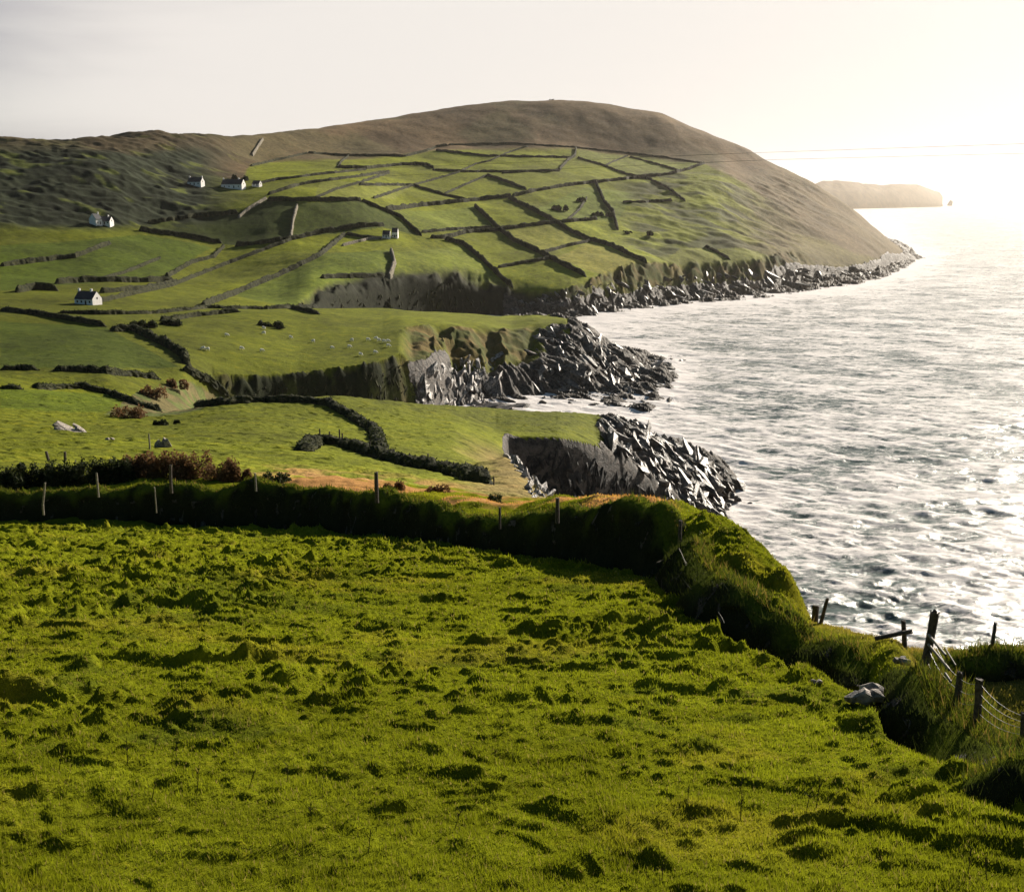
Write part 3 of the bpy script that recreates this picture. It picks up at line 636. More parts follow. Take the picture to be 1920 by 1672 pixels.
WALLS = [
 ('faint wall below the moor at the far upper left end of the green fields', [(470,312),(520,301),(577,288)], .8, 0),
 ('wall right of the large white house, just under the overhead cables', [(480,347),(520,338),(600,328),(687,319)], .9, 0),
 ('short wall joining the moor edge to the dark wall beneath the cables', [(655,292),(640,303),(633,315)], .7, 0),
 ('short wall between the level cable wall and the small top field', [(940,326),(1000,322),(1048,320)], .8, 0),
 ('rough dark scrubby wall dropping from the long cross wall to the scrub', [(1117,343),(1133,380),(1150,400),(1158,432)], 1.5, 0),
 ('wall leaving the long cross wall towards the headland, through rough grass', [(1213,335),(1250,352),(1285,378)], .9, 0),
 ('short wall across the field left of the central cottage', [(647,440),(680,446),(715,449)], .9, 0),
 ('short wall slanting below the central cottage drive', [(640,462),(690,450),(718,448)], .8, 1),
 ('small wall between the lane wall and the dark cliff', [(500,580),(540,577),(600,590)], 1, 0),
 ('short wall climbing from the bright cliff top field to the curved wall', [(1060,417),(1085,395),(1100,372)], .8, 0),
 ('stone wall along the top of the green fields, under the brown moor left of the hilltop', [(577,288),(660,293),(727,293),(760,294),(800,284),(817,277),(840,273)], 1, 0),
 ('stone wall along the upper edge of the highest green fields, right below the hilltop', [(840,273),(960,270),(1073,277),(1177,288),(1237,295),(1320,308)], .8, 0),
 ('wall running level under the two highest small green fields', [(817,283),(863,288),(917,294),(990,295),(1073,297)], 1, 0),
 ('wall slanting down left from the moor edge between the two highest fields', [(990,275),(950,288),(917,303),(893,308),(863,322)], .7, 0),
 ('short dark upright wall below the hilltop at the right end of the highest field', [(1080,279),(1078,293),(1063,303),(1048,320)], 1.2, 0),
 ('wall slanting down right from the short upright wall under the hilltop', [(1083,297),(1133,312),(1173,327),(1213,337)], 1, 0),
 ('very short wall between the pale fields right of the hilltop', [(1177,293),(1147,305),(1135,311)], .7, 0),
 ('wall slanting down right beside the brown headland slope, highest on the right', [(1180,295),(1237,310),(1277,322)], .8, 0),
 ('long wall rising right from the field centre to the brown headland slope', [(960,370),(1000,360),(1057,350),(1117,343),(1213,333),(1253,328),(1293,318),(1320,308)], 1.4, 0),
 ('thick dark wall in the middle of the patchwork fields, left half of the long cross wall', [(723,395),(790,387),(840,382),(883,378),(933,372),(960,370)], 1.5, 0),
 ('dark wall under the moor left of the patchwork, beneath the overhead wires', [(633,315),(687,317),(757,310),(800,310),(813,317)], 1.3, 0),
 ('wall climbing right from the white farmhouse towards the patchwork fields', [(500,367),(560,348),(597,342),(673,332),(730,323)], 1, 0),
 ('wall level with the overhead wires, above the bright central fields', [(810,320),(873,323),(940,323),(1050,322)], 1, 0),
 ('wall that starts level and bends down right above the dark fields', [(673,348),(773,348),(833,367),(883,378)], 1, 0),
 ('wall slanting up right from the dark fields, nearest the farmhouse', [(590,373),(627,357),(680,342),(730,325)], .8, 0),
 ('wall slanting up right from the corner of the dark fields to the wires', [(700,373),(747,357),(787,345),(830,333),(863,323)], .8, 0),
 ('wall slanting up right between the two brightest upper fields', [(833,365),(873,347),(913,330)], .8, 0),
 ('wall slanting down right from the brightest upper field', [(913,330),(950,342),(987,357)], 1.1, 0),
 ('long straight wall along the top of the two shaded fields', [(500,377),(560,377),(620,377),(677,377)], 1.3, 0),
 ('wall running down right from the shaded fields to the small cottage in the centre', [(677,377),(723,397),(750,408),(790,443)], 1.2, 0),
 ('pale upright stone wall dividing the two shaded fields', [(557,387),(550,413),(545,447)], 1.1, 1),
 ('dark wall under the shaded fields leading towards the small central cottage', [(440,463),(540,452),(600,438),(667,427),(720,423)], 1.4, 0),
 ('thin light topped wall right of the small central cottage', [(790,437),(840,432),(923,427)], .9, 0),
 ('long curved wall from right of the central cottage to the headland scrub', [(807,447),(833,448),(873,437),(933,433),(1000,423),(1060,417),(1120,412)], 1.3, 0),
 ('long wall slanting down right through the patchwork to the cliff top', [(890,388),(907,403),(930,427),(963,452),(1027,483),(1080,510),(1100,520)], 1.6, 0),
 ('long wall slanting down right beside the longest bright field', [(953,373),(990,390),(1040,417),(1073,437),(1103,450),(1147,463),(1213,495)], 1.6, 0),
 ('short wall between the yellowish fields near the cliff top', [(1020,475),(1060,463),(1107,453)], 1, 0),
 ('lowest short wall of the patchwork, above the corner field by the cliff', [(933,503),(987,493),(1037,485)], 1, 0),
 ('dark wall bending down right from below the central cottage to the cliff edge', [(833,450),(870,460),(907,490),(940,523),(963,540)], 1.6, 0),
 ('pale upright wall at the left side of the square field above the dark cliff', [(733,472),(740,493),(730,523)], 1.5, 1),
 ('low straight wall with a light top, left of the square field', [(600,522),(660,520),(720,518)], 1.4, 0),
 ('long dark hedge climbing right from the lane towards the central cottage', [(380,575),(440,552),(540,510),(600,480),(647,440)], 1.7, 0),
 ('long wall climbing right from the roadside house to the shaded fields', [(173,570),(260,550),(320,537),(387,510),(467,480),(547,450)], 1.2, 0),
 ('long dark lane wall above the narrow strip over the sheep plateau', [(110,587),(187,590),(293,588),(387,578),(500,580)], 1.3, 0),
 ('dark hedge along the upper left edge of the sheep pasture', [(300,603),(320,601),(367,593),(450,585)], 1.6, 0),
 ('thick wall at the far left below the shaded farm, running to the frame edge', [(0,500),(100,488),(140,483),(207,457)], 1.5, 0),
 ('thin wall slanting between the left hand fields below the lone white farm', [(187,525),(233,512),(300,485)], .9, 0),
 ('thick dark wall level above the house by the lane', [(103,533),(180,528),(250,529),(327,528)], 1.9, 0),
 ('dark wall just behind and right of the house by the lane', [(187,550),(267,543),(333,530)], 1.4, 0),
 ('dark clump of wall and scrub at the far left above the house by the lane', [(30,549),(67,542),(110,546)], 1.9, 0),
 ('stony wall rising to the corner of the shaded fields on the left', [(313,520),(360,493),(400,483),(420,463)], 1, 0),
 ('dark wall along the upper left side of the shaded fields', [(277,420),(367,407),(447,400)], 1.2, 0),
 ('dark wall below the left shaded field, right of the lone white farm', [(260,433),(333,443),(417,457)], 1.4, 0),
 ('dark hedge at the left edge below the house by the lane', [(0,583),(67,590),(117,598),(200,613)], 1.5, 0),
 ('thick dark hedge running down right to the lower left corner of the sheep pasture', [(207,622),(250,619),(287,637),(320,653),(345,670),(350,685)], 2.4, 0),
 ('short dark wall at the far left of the rough pasture', [(0,694),(40,693),(73,695)], 1.2, 0),
 ('dark wall below the rough pasture ending at the brambly hollow', [(100,695),(167,697),(240,703),(300,711)], 1.5, 0),
 ('short wall at the left frame edge above the near left pasture', [(0,727),(20,728),(40,731)], 1.0, 0),
 ('curved dark wall around the near left pasture down to the brambly hollow', [(67,729),(150,727),(200,737),(253,757),(300,772)], 1.5, 0),
 ('dark hedge descending from the sheep pasture corner into the valley', [(340,693),(383,713),(430,745)], 2.2, 0),
 ('dark wall curving over the brow of the nearer green field and down to the fence', [(367,764),(430,757),(500,753),(567,754),(617,759),(667,787),(703,810),(713,842)], 1.5, 0),
 ('thin wall at the right end of the sheep plateau beside the cliff', [(817,581),(860,592),(920,605)], 1.2, 0),
 ('pale track wall climbing the notch of the skyline', [(493,262),(484,275),(473,293)], 1.0, 1),
 ('small pale wall stub left of the shaded fields', [(447,410),(460,397),(500,373)], .9, 1),
 ('wall between the headland scrub and its small upper field', [(1167,380),(1210,380),(1260,377)], .9, 0),
 ('short wall on the green strip near the headland cliff', [(1320,463),(1345,475),(1370,488)], 1.1, 0),
]
def hedge_leaves(parent, co, k, size, per, seed, mat):
    rn = np.random.default_rng(seed); g = co.reshape(-1, k, 3); L = len(g)
    cnt = int(L * per); i = rn.integers(0, L, cnt); j = rn.integers(2, k - 2, cnt)
    c = g[i, j] + rn.normal(0, size * .7, (cnt, 3)); a_ = rn.normal(0, size, (cnt, 3)); b_ = rn.normal(0, size, (cnt, 3))
    v = np.stack([c + a_, c + b_, c - a_ * .5 - b_ * .5], 1).reshape(-1, 3)
    link('foliage', np_mesh('foliage', v, np.arange(cnt * 3).reshape(-1, 3), False), mat, parent)

for k, (lab, pts, hs, pale) in enumerate(WALLS):
    P = []
    for a, b in zip(pts[:-1], pts[1:]):
        n = max(2, int(math.hypot(b[0] - a[0], b[1] - a[1]) / 5))
        for i in range(n): P.append(cast(a[0] + (b[0] - a[0]) * i / n, a[1] + (b[1] - a[1]) * i / n, 120))
    P.append(cast(*pts[-1], 120))
    # drop jumps in distance
    Q = [P[0]]
    for p in P[1:]:
        if (p - Q[-1]).length < 160: Q.append(p)
    if len(Q) < 2: continue
    dist = float(np.mean([math.hypot(q.x, q.y) for q in Q])); stp = 1.6 if dist > 500 else .7
    Q = resample(Q, stp)
    # follow the ground
    for q in Q: q.z = zn_at(q.x, q.y)
    qr = np.array([math.hypot(q.x, q.y) for q in Q])
    h = (2.0 if dist > 800 else 1.5 if dist > 600 else 1.05 if dist > 330 else .85) * hs * (1 + .25 * min(1, dist / 1000)); wd = (1.35 + .75 * hs) * (1 if dist > 600 else .85)
    co, fc, _ = bank_mesh(Q, h, wd, 300 + k * 7, step=stp, rough=(.38 if dist > 600 else .5) if not pale else .25)
    nm = 'stone_wall' if pale or hs < 1.7 else 'hedge_bank'
    o = link(nm, np_mesh(nm, co, fc, False), M['wallpale'] if pale else M['wallfar'])
    tag(o, lab, 'wall' if nm == 'stone_wall' else 'hedge', 'walls and hedges dividing the fields')
    if dist < 620 and not pale: hedge_leaves(o, co, _, .10 + dist / 4500, 16, k, M['gorse'])

# ---------------------------------------------------------------- near banks
def pplane(px, py, dr=0.0):
    a, rr = plane_r(px, py); rr += dr
    return a, rr
BLADES = []   # (x,y,z,len,width,color)
def near_bank(name, label, line, heights, width, seed, pale_stone=True, tuft=1.0):
    """line: [(x,y)], heights per knot = absolute top z"""
    L = np.array(line, float); d = np.concatenate([[0], np.cumsum(np.linalg.norm(np.diff(L, axis=0), axis=1))])
    s = np.arange(0, d[-1], .14)
    X = np.interp(s, d, L[:, 0]); Y = np.interp(s, d, L[:, 1]); TOP = np.interp(s, d, heights)
    P = np.stack([X, Y], 1)
    ker = np.ones(15) / 15
    if len(s) > 40:
        P = np.stack([np.convolve(np.pad(P[:, i], 7, 'edge'), ker, 'valid') for i in (0, 1)], 1)
    T = np.gradient(P, axis=0); T /= np.linalg.norm(T, axis=1, keepdims=True); N = np.stack([-T[:, 1], T[:, 0]], 1)
    prof = np.linspace(-1, 1, 23)
    G = np.array([zn_at(px_, py_) for px_, py_ in P[::6]]); G = np.interp(s, s[::6], G)
    TOP = TOP + .16 * vn(s / 1.3, s * 0, seed) + .09 * vn(s / .45, s * 0, seed + 1) + .14 * vn(s / 4, s * 0, seed + 2)
    endf = sm(np.minimum(s, s[-1] - s), -.6, 1.6)
    co = []; cc = []; rk = []
    for u in prof:
        au = abs(u)
        shape = np.clip(1 - au ** 3.2, 0, 1) if au < 1 else 0
        xx = P + N * (u * width * .5 * (1 + .16 * vn(s / 1.1, np.full(len(s), u * 2), seed + 5)))[:, None]
        base = G - .45
        z = base + (TOP - base) * (shape * endf)
        bumpy = .24 * fbm(xx[:, 0] / .7 + u, xx[:, 1] / .7 + z / .5, 4, seed + 9, .6) + .06 * vn(xx[:, 0] / .17, z / .15, seed + 10)
        co.append(np.stack([xx[:, 0] + N[:, 0] * bumpy * au * 1.5, xx[:, 1] + N[:, 1] * bumpy * au * 1.5, z + bumpy * .6], 1))
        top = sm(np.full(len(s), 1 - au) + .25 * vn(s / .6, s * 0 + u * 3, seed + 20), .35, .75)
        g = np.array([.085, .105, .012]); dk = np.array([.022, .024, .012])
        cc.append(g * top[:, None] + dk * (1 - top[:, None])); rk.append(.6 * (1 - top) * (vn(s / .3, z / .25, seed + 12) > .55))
    n = len(s); co = np.stack(co, 1).reshape(-1, 3)
    me = np_mesh(name, co, grid_faces(n, len(prof)), True, {'Col': np.stack(cc, 1).reshape(-1, 3), 'rock': np.stack(rk, 1).reshape(-1)})
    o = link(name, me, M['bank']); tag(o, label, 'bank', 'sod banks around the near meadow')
    g = co.reshape(n, len(prof), 3); area = s[-1] * width * 1.4; dist = float(np.hypot(P[:, 0], P[:, 1]).mean())
    cnt = int(area * tuft * 900 * (14 / max(dist, 14)) ** 1.1)
    ii = RNG.uniform(0, n - 1.001, cnt); jj = np.where(RNG.random(cnt) < .84, RNG.uniform(9, len(prof) - 2.001, cnt), RNG.uniform(1.5, 10, cnt)); i0 = ii.astype(int); j0 = jj.astype(int); fi = (ii - i0)[:, None]; fj = (jj - j0)[:, None]
    pp = (g[i0, j0] * (1 - fi) + g[i0 + 1, j0] * fi) * (1 - fj) + (g[i0, j0 + 1] * (1 - fi) + g[i0 + 1, j0 + 1] * fi) * fj
    ln_ = np.where(RNG.random(cnt) < .88, RNG.uniform(.05, .11, cnt), RNG.uniform(.13, .30, cnt)); kc = np.where(jj > 8.5, RNG.choice([0, 0, 0, 1, 1, 3, 2], cnt), 3)  # blades on the camera side take the dark tone, painted shade
    dd = np.hypot(pp[:, 0], pp[:, 1])
    BLADES.append(np.concatenate([pp, ln_[:, None], (.0055 * np.maximum(1, dd / 11))[:, None], kc[:, None]], 1))
    return o

def xy(px, py, dr=0.):
    a, rr = plane_r(px, py); rr += dr; return (rr * math.sin(a), rr * math.cos(a))
def topz(px, py, x, y):
    a, t = aztan(px, py); return HCAM - math.hypot(x, y) * t
base_l = [(-200,985),(0,985),(150,987),(300,990),(450,994),(600,1000),(750,1016),(900,1035),(1000,1047),(1100,1060),(1180,1072),(1250,1085),(1285,1100)]
top_l = np.array([(-200,920),(0,925),(100,922),(200,915),(320,903),(420,918),(480,900),(560,912),(640,922),(700,918),(800,935),(850,950),(900,962),(940,968),(1000,957),(1100,947),(1180,938),(1240,950),(1285,985)])
ln = []; hz = []
for p in base_l:
    x_, y_ = xy(p[0], p[1] - 3, .9); ln.append((x_, y_)); hz.append(topz(p[0], np.interp(p[0], top_l[:, 0], top_l[:, 1]), x_, y_))
# finer knots
LN = []; HZ = []
for px_ in list(range(-200, 1286, 22)):
    py_ = np.interp(px_, [p[0] for p in base_l], [p[1] for p in base_l]); x_, y_ = xy(px_, py_ - 3, .9)
    LN.append((x_, y_)); HZ.append(topz(px_, np.interp(px_, top_l[:, 0], top_l[:, 1]), x_, y_))
near_bank('sod_bank', 'long dark turf topped stone bank crossing the whole width below the orange grass', LN, HZ, 1.9, 900, tuft=.5)
print('bank heights', [round(h - zn_at(*l), 2) for l, h in zip(LN, HZ)][::6])
# right bank, along the ditch to the cliff-top posts
rb = [(1292,1000,33),(1300,1010,31),(1325,1045,27.5),(1350,1072,25),(1400,1098,23.5),(1460,1124,22.6),(1520,1188,22),(1600,1208,21.2),(1680,1226,19.8)]
LN = []; HZ = []
for px_, pt, r_ in rb:
    a, t = aztan(px_, pt); r_ -= .3; LN.append((r_ * math.sin(a), r_ * math.cos(a))); HZ.append(HCAM - r_ * t - .12)
near_bank('sod_bank', 'dark mossy bank running down right from the wall corner along the cliff top', LN, HZ, 1.7, 930)
LN = []; HZ = []
for px_, py_, r_ in [(1672,1240,18.2),(1700,1236,17.6),(1735,1262,16.8),(1775,1325,15.0),(1830,1352,14.2),(1915,1385,13.2),(2010,1400,12.6),(2150,1420,12)]:
    a, t = aztan(px_, py_); LN.append((r_ * math.sin(a), r_ * math.cos(a))); HZ.append(HCAM - r_ * t)
near_bank('sod_bank', 'steep near bank at the right edge carrying the leaning fence posts', LN, HZ, 2.3, 960)
print('bankC', [round(h - zn_at(*l), 2) for l, h in zip(LN, HZ)])

LN = []; HZ = []
for px_, pt in [(1610,1206),(1700,1216),(1800,1216),(1920,1219),(2050,1220),(2200,1220)]:
    a, t = aztan(px_, pt); r_ = 21.3; LN.append((r_ * math.sin(a), r_ * math.cos(a))); HZ.append(HCAM - r_ * t)
LN2 = []; HZ2 = []
for px_, pt, r_ in [(1745,1452,12.1),(1775,1418,12.0),(1830,1396,11.9),(1890,1412,11.8),(1950,1400,11.7),(2100,1405,11.4)]:
    a, t = aztan(px_, pt); L2_ = (r_ * math.sin(a), r_ * math.cos(a)); LN2.append(L2_); HZ2.append(HCAM - r_ * t)
near_bank('sod_bank', 'dark rounded turf mound cut by the right frame edge below the last posts', LN2, HZ2, 1.5, 975, tuft=.8)
near_bank('sod_bank', 'low dark bank along the cliff edge behind the right hand posts', LN, HZ, 1.6, 990)

# ---------------------------------------------------------------- grass blades
def add_grass():
    # meadow: density falls with distance
    N1 = 360000
    u = RNG.random(N1)
    r_ = np.exp(np.log(6.8) + (np.log(66) - np.log(6.8)) * u ** 1.25)
    a_ = RNG.uniform(-.52, .52, N1)
    ai = np.clip(np.searchsorted(az_near, a_), 1, len(az_near) - 1); ri = np.clip(np.searchsorted(r_near, r_), 1, len(r_near) - 1)
    z_ = zn[ai, ri]; a_ = az_near[ai] + RNG.uniform(-.5, .5, N1) * .0009; rr = r_near[ri]
    x = rr * np.sin(a_); y = rr * np.cos(a_)
    e1 = In['Rk'][ai, 2]; a2 = In['Rk'][ai, 5]
    keep = (rr < e1 + .5) | ((In['px'][ai, ri] > 1270) & (rr < a2 + .6)) | ((rr > e1 + 2.5) & (RNG.random(N1) < .8))
    x, y, z_, rr, ai, ri = x[keep], y[keep], z_[keep], rr[keep], ai[keep], ri[keep]
    lump = zn[ai, ri] - In['z0'][ai, ri]
    n = len(x)
    clump = vn(x / .35, y / .35, 401)
    hgt = (.015 + .03 * RNG.random(n) + .045 * np.clip(clump, 0, 1) + .10 * np.clip(lump, 0, .4)) * (1 + .5 * sm(rr, 12, 40))
    wid = .0042 * np.clip(rr / 8, 1, 5) * (.7 + .8 * RNG.random(n))
    base = Cn[ai, ri]
    tint = RNG.random(n)
    colr = base * (1.15 + .9 * RNG.random((n, 1)))
    colr[tint > .93] = np.array([.26, .21, .08])
    if BLADES:
        B = np.concatenate(BLADES); k = B[:, 5]
        pal = np.array([[.075, .095, .012], [.13, .14, .016], [.20, .14, .05], [.035, .045, .012]])
        x = np.concatenate([x, B[:, 0]]); y = np.concatenate([y, B[:, 1]]); z_ = np.concatenate([z_, B[:, 2]])
        hgt = np.concatenate([hgt, B[:, 3]]); wid = np.concatenate([wid, B[:, 4]]); colr = np.concatenate([colr, pal[k.astype(int)]])
    n = len(x)
    th = RNG.uniform(0, 2 * math.pi, n); ln_ = RNG.uniform(.1, .75, n)
    lx = np.cos(th) * hgt * ln_ - .15 * hgt; ly = np.sin(th) * hgt * ln_
    wth = RNG.uniform(-.9, .9, n)
    dx = np.cos(wth) * wid; dy = np.sin(wth) * wid
    v0 = np.stack([x - dx, y - dy, z_ - .01], 1); v1 = np.stack([x + dx, y + dy, z_ - .01], 1); v2 = np.stack([x + lx, y + ly, z_ + hgt], 1)
    co = np.stack([v0, v1, v2], 1).reshape(-1, 3)
    fc = np.arange(n * 3).reshape(-1, 3)
    me = np_mesh('grass', co, fc, False, {'Col': np.repeat(colr, 3, 0)})
    o = link('grass', me, M['blade']); tag(o, 'short yellow green grass covering the near meadow and banks', 'grass', kind='stuff')
add_grass()

# ---------------------------------------------------------------- rocks
def hull_rock(bm, c, size, rot, n=14, seed=0):
    rnd = random.Random(seed)
    vs = []
    for _ in range(n):
        d = Vector((rnd.gauss(0, 1), rnd.gauss(0, 1), rnd.gauss(0, 1))).normalized() * rnd.uniform(.8, 1.0)
        v = Vector((d.x * size[0], d.y * size[1], d.z * size[2])); v.rotate(rot)
        vs.append(bm.verts.new(v + c))
    res = bmesh.ops.convex_hull(bm, input=vs)
    junk = [g for g in res['geom_interior'] if isinstance(g, bmesh.types.BMVert)] + [g for g in res['geom_unused'] if isinstance(g, bmesh.types.BMVert)]
    if junk: bmesh.ops.delete(bm, geom=list(set(junk)), context='VERTS')

def rock_obj(name, label, px, py, wpx, hpx, seed, mat, rmin=3, cat='rock', group=None, sink=.3, n=18, parts=1, rot=(0, 0, 0), sea=False, rfix=None):
    p = cast(px, py, rmin)
    if sea:
        a, t = aztan(px, py); rr = HCAM / t; p = Vector((rr * math.sin(a), rr * math.cos(a), 0))
    if rfix:
        a, t = aztan(px, py); p = Vector((rfix * math.sin(a), rfix * math.cos(a), HCAM - rfix * t))
    dist = math.hypot(p.x, p.y); w_ = wpx / F * dist; h_ = hpx / F * dist
    bm = bmesh.new(); rnd = random.Random(seed)
    for i in range(parts):
        off = Vector((rnd.uniform(-.4, .4) * w_, rnd.uniform(-.25, .25) * w_, 0)) if parts > 1 else Vector()
        k = 1 if parts == 1 else rnd.uniform(.38, .7)
        hull_rock(bm, off + Vector((0, 0, h_ * (.5 - sink) * k)), (w_ * .55 * k, w_ * .42 * k, h_ * .62 * k), Euler((rnd.uniform(-.3, .3) + rot[0], rnd.uniform(-.3, .3) + rot[1], rnd.uniform(-.6, .6))), n, seed * 31 + i)
    me = bpy.data.meshes.new(name); bm.to_mesh(me); bm.free()
    o = link(name, me, mat); o.location = p; tag(o, label, cat, group); return o

rock_obj('boulder', 'long pale slab of rock lying in the left green slope', 135, 808, 75, 24, 1, M['stone'], 80, parts=5, rot=(0, .45, 0), group='pale rocks in the green fields')
rock_obj('boulder', 'small pale rock right of the long slab in the left slope', 198, 825, 26, 11, 2, M['stone'], 80, parts=2, group='pale rocks in the green fields')
rock_obj('boulder', 'upright pale jagged rock above the brown bracken', 306, 838, 30, 38, 3, M['stone'], 80, parts=4, group='pale rocks in the green fields')
rock_obj('boulder', 'pale broken boulders at the meadow edge beside the dark near bank', 1612, 1308, 76, 46, 4, M['stone'], 8, rfix=15.6, parts=8, sink=.1, group='pale rocks at the meadow edge')
rock_obj('boulder', 'small white stone in the grass left of the broken boulders', 1535, 1287, 24, 12, 5, M['stone'], 8, parts=2, sink=.1, group='pale rocks at the meadow edge')
rock_obj('boulder', 'flat pale stone capping the mound left of the tall leaning post', 1685, 1245, 40, 24, 6, M['stone'], 8, rfix=17.6, parts=4, sink=0, group='pale rocks at the meadow edge')
for lab, px, py, wpx, hpx, prt in [
 ('dark rounded sea rock off the tip of the nearest rocky point', 1379, 942, 30, 30, 2),
 ('small low sea rock right of the rounded one off the nearest point', 1406, 948, 14, 9, 1),
 ('squat dark sea rock in the foam below the nearest cliff edge', 1404, 1024, 24, 26, 2),
 ('flat dark reef at the end of the middle rocky point', 1232, 690, 66, 24, 4),
 ('tiny reef out beyond the flat one at the middle point', 1282, 677, 16, 7, 2),
 ('small sea rock with a flat tail between the two rocky points', 1206, 739, 26, 7, 2),
 ('pair of dark rocks in the white cove between the two points', 1176, 765, 16, 10, 2),
 ('dark rock alone in the white cove nearest the grass', 1018, 757, 16, 10, 1),
 ('low scattered reef in the white cove left of the dark pair', 1118, 760, 38, 6, 3),
 ('pointed rock stack at the tip of the far headland', 1694, 484, 30, 24, 3),
 ('low reef just beyond the stack of the far headland', 1712, 486, 16, 5, 2),
 ('dark rock at the foot of the far cliff, centre of its shore', 1412, 553, 22, 7, 2),
 ('dark slab rocks in the surf in front of the middle point', 1150, 722, 60, 18, 5),
 ('rock pile along the water under the middle cliff', 1060, 735, 70, 18, 6),
 ('row of dark boulders at the near shore of the white cove', 945, 765, 90, 12, 7)]:
    rock_obj('sea_rock', lab, px, py, wpx, hpx, px, M['searock'], 100, 'sea rock', 'dark rocks standing in the sea', sea=True, sink=.25, parts=prt)

def cliff_slabs(label, poly, n, szpx, seed, rmin, rmax, tilt, mat='searock', drop=.12):
    rnd = random.Random(seed); bm = bmesh.new()
    xs = [p[0] for p in poly]; ys = [p[1] for p in poly]; c = 0
    while c < n:
        px, py = rnd.uniform(min(xs), max(xs)), rnd.uniform(min(ys), max(ys))
        if not poly_mask(np.array([px]), np.array([py]), poly)[0]: continue
        c += 1
        p = cast(round(px / 3) * 3, py, rmin, rmax); rr = math.hypot(p.x, p.y)
        s = rnd.uniform(.35, 1.0) ** 2.2 * 1.5 * szpx / F * rr
        hull_rock(bm, p - Vector((0, 0, s * drop)), (s * rnd.uniform(.16, .32), s * rnd.uniform(.7, 1.25), s * rnd.uniform(.16, .34)), Euler((tilt[0] + rnd.gauss(0, .22), tilt[1] + rnd.gauss(0, .25), tilt[2] + rnd.gauss(0, .35))), 11, seed * 7919 + c)
    me = bpy.data.meshes.new('cliff_rocks'); bm.to_mesh(me); bm.free()
    o = link('cliff_rocks', me, M[mat]); tag(o, label, kind='structure'); return o
cliff_slabs('broken strata on the nearest rocky point', [(1115,795),(1180,785),(1290,840),(1375,890),(1385,930),(1345,968),(1290,960),(1200,880)], 480, 38, 5, 200, 360, (.35, .45, .55))
cliff_slabs('broken strata on the middle rocky point', [(1005,615),(1090,605),(1180,665),(1230,690),(1190,735),(1000,740),(1010,680)], 260, 30, 6, 480, 640, (.3, .45, .6))
cliff_slabs('dark turf and earth lumps on the bank below the sheep pasture', [(365,712),(560,716),(700,696),(770,674),(790,742),(640,744),(430,748)], 300, 17, 21, 380, 470, (.9, .1, .1), 'wallfar', .5)
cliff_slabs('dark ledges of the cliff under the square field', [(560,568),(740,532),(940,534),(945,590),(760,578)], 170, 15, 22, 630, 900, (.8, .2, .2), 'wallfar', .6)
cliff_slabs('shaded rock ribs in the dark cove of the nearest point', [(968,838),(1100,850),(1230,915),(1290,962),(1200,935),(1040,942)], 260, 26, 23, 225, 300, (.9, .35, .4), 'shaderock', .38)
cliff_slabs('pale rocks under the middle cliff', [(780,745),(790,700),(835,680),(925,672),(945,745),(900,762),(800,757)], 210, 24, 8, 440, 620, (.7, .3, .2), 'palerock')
cliff_slabs('shore rocks below the far walled fields', [(950,570),(1120,530),(1300,515),(1500,505),(1640,498),(1650,512),(1430,548),(1200,574),(1060,596),(960,592)], 260, 20, 9, 800, 1500, (.25, .4, .9))
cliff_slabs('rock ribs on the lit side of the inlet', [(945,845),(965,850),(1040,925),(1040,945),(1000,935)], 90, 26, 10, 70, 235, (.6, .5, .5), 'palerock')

# ---------------------------------------------------------------- fence posts and wires
def post(label, px, py_base, py_top, wpx, dpx=0, rmin=3, mat='wood', group='fence posts', r_fix=None, name='fence_post', sunk=.25):
    if r_fix:
        a, t = aztan(px, py_base); b = Vector((r_fix * math.sin(a), r_fix * math.cos(a), HCAM - r_fix * t))
    else: b = cast(px, py_base, rmin)
    rr = math.hypot(b.x, b.y)
    hgt = (py_base - py_top) / F * rr / math.cos(PITCH) ; wd = wpx / F * rr; dx = dpx / F * rr
    rnd = random.Random(int(px * 7 + py_base)); bm = bmesh.new()
    rings = []; nseg = 6; ns = 9
    for i in range(nseg + 1):
        f = i / nseg; zz = -sunk + f * (hgt + sunk); cx = dx * max(0, zz) / hgt
        rad = wd * .5 * (1.08 - .16 * f) * (1 + rnd.uniform(-.07, .07))
        rings.append([bm.verts.new((cx + math.cos(2 * math.pi * j / ns) * rad * (1 + .12 * math.sin(j * 2.3)), math.sin(2 * math.pi * j / ns) * rad * (1 + .12 * math.cos(j * 1.7)), zz + (rnd.uniform(-.03, .03) * hgt if i == nseg else 0))) for j in range(ns)])
    for r0, r1 in zip(rings[:-1], rings[1:]):
        for j in range(ns): bm.faces.new((r0[j], r0[(j + 1) % ns], r1[(j + 1) % ns], r1[j]))
    bm.faces.new(rings[-1]); bm.faces.new(rings[0][::-1])
    me = bpy.data.meshes.new(name); bm.to_mesh(me); bm.free()
    o = link(name, me, M[mat]); o.location = b; tag(o, label, 'post', group)
    return o, b, b + Vector((dx, 0, hgt))

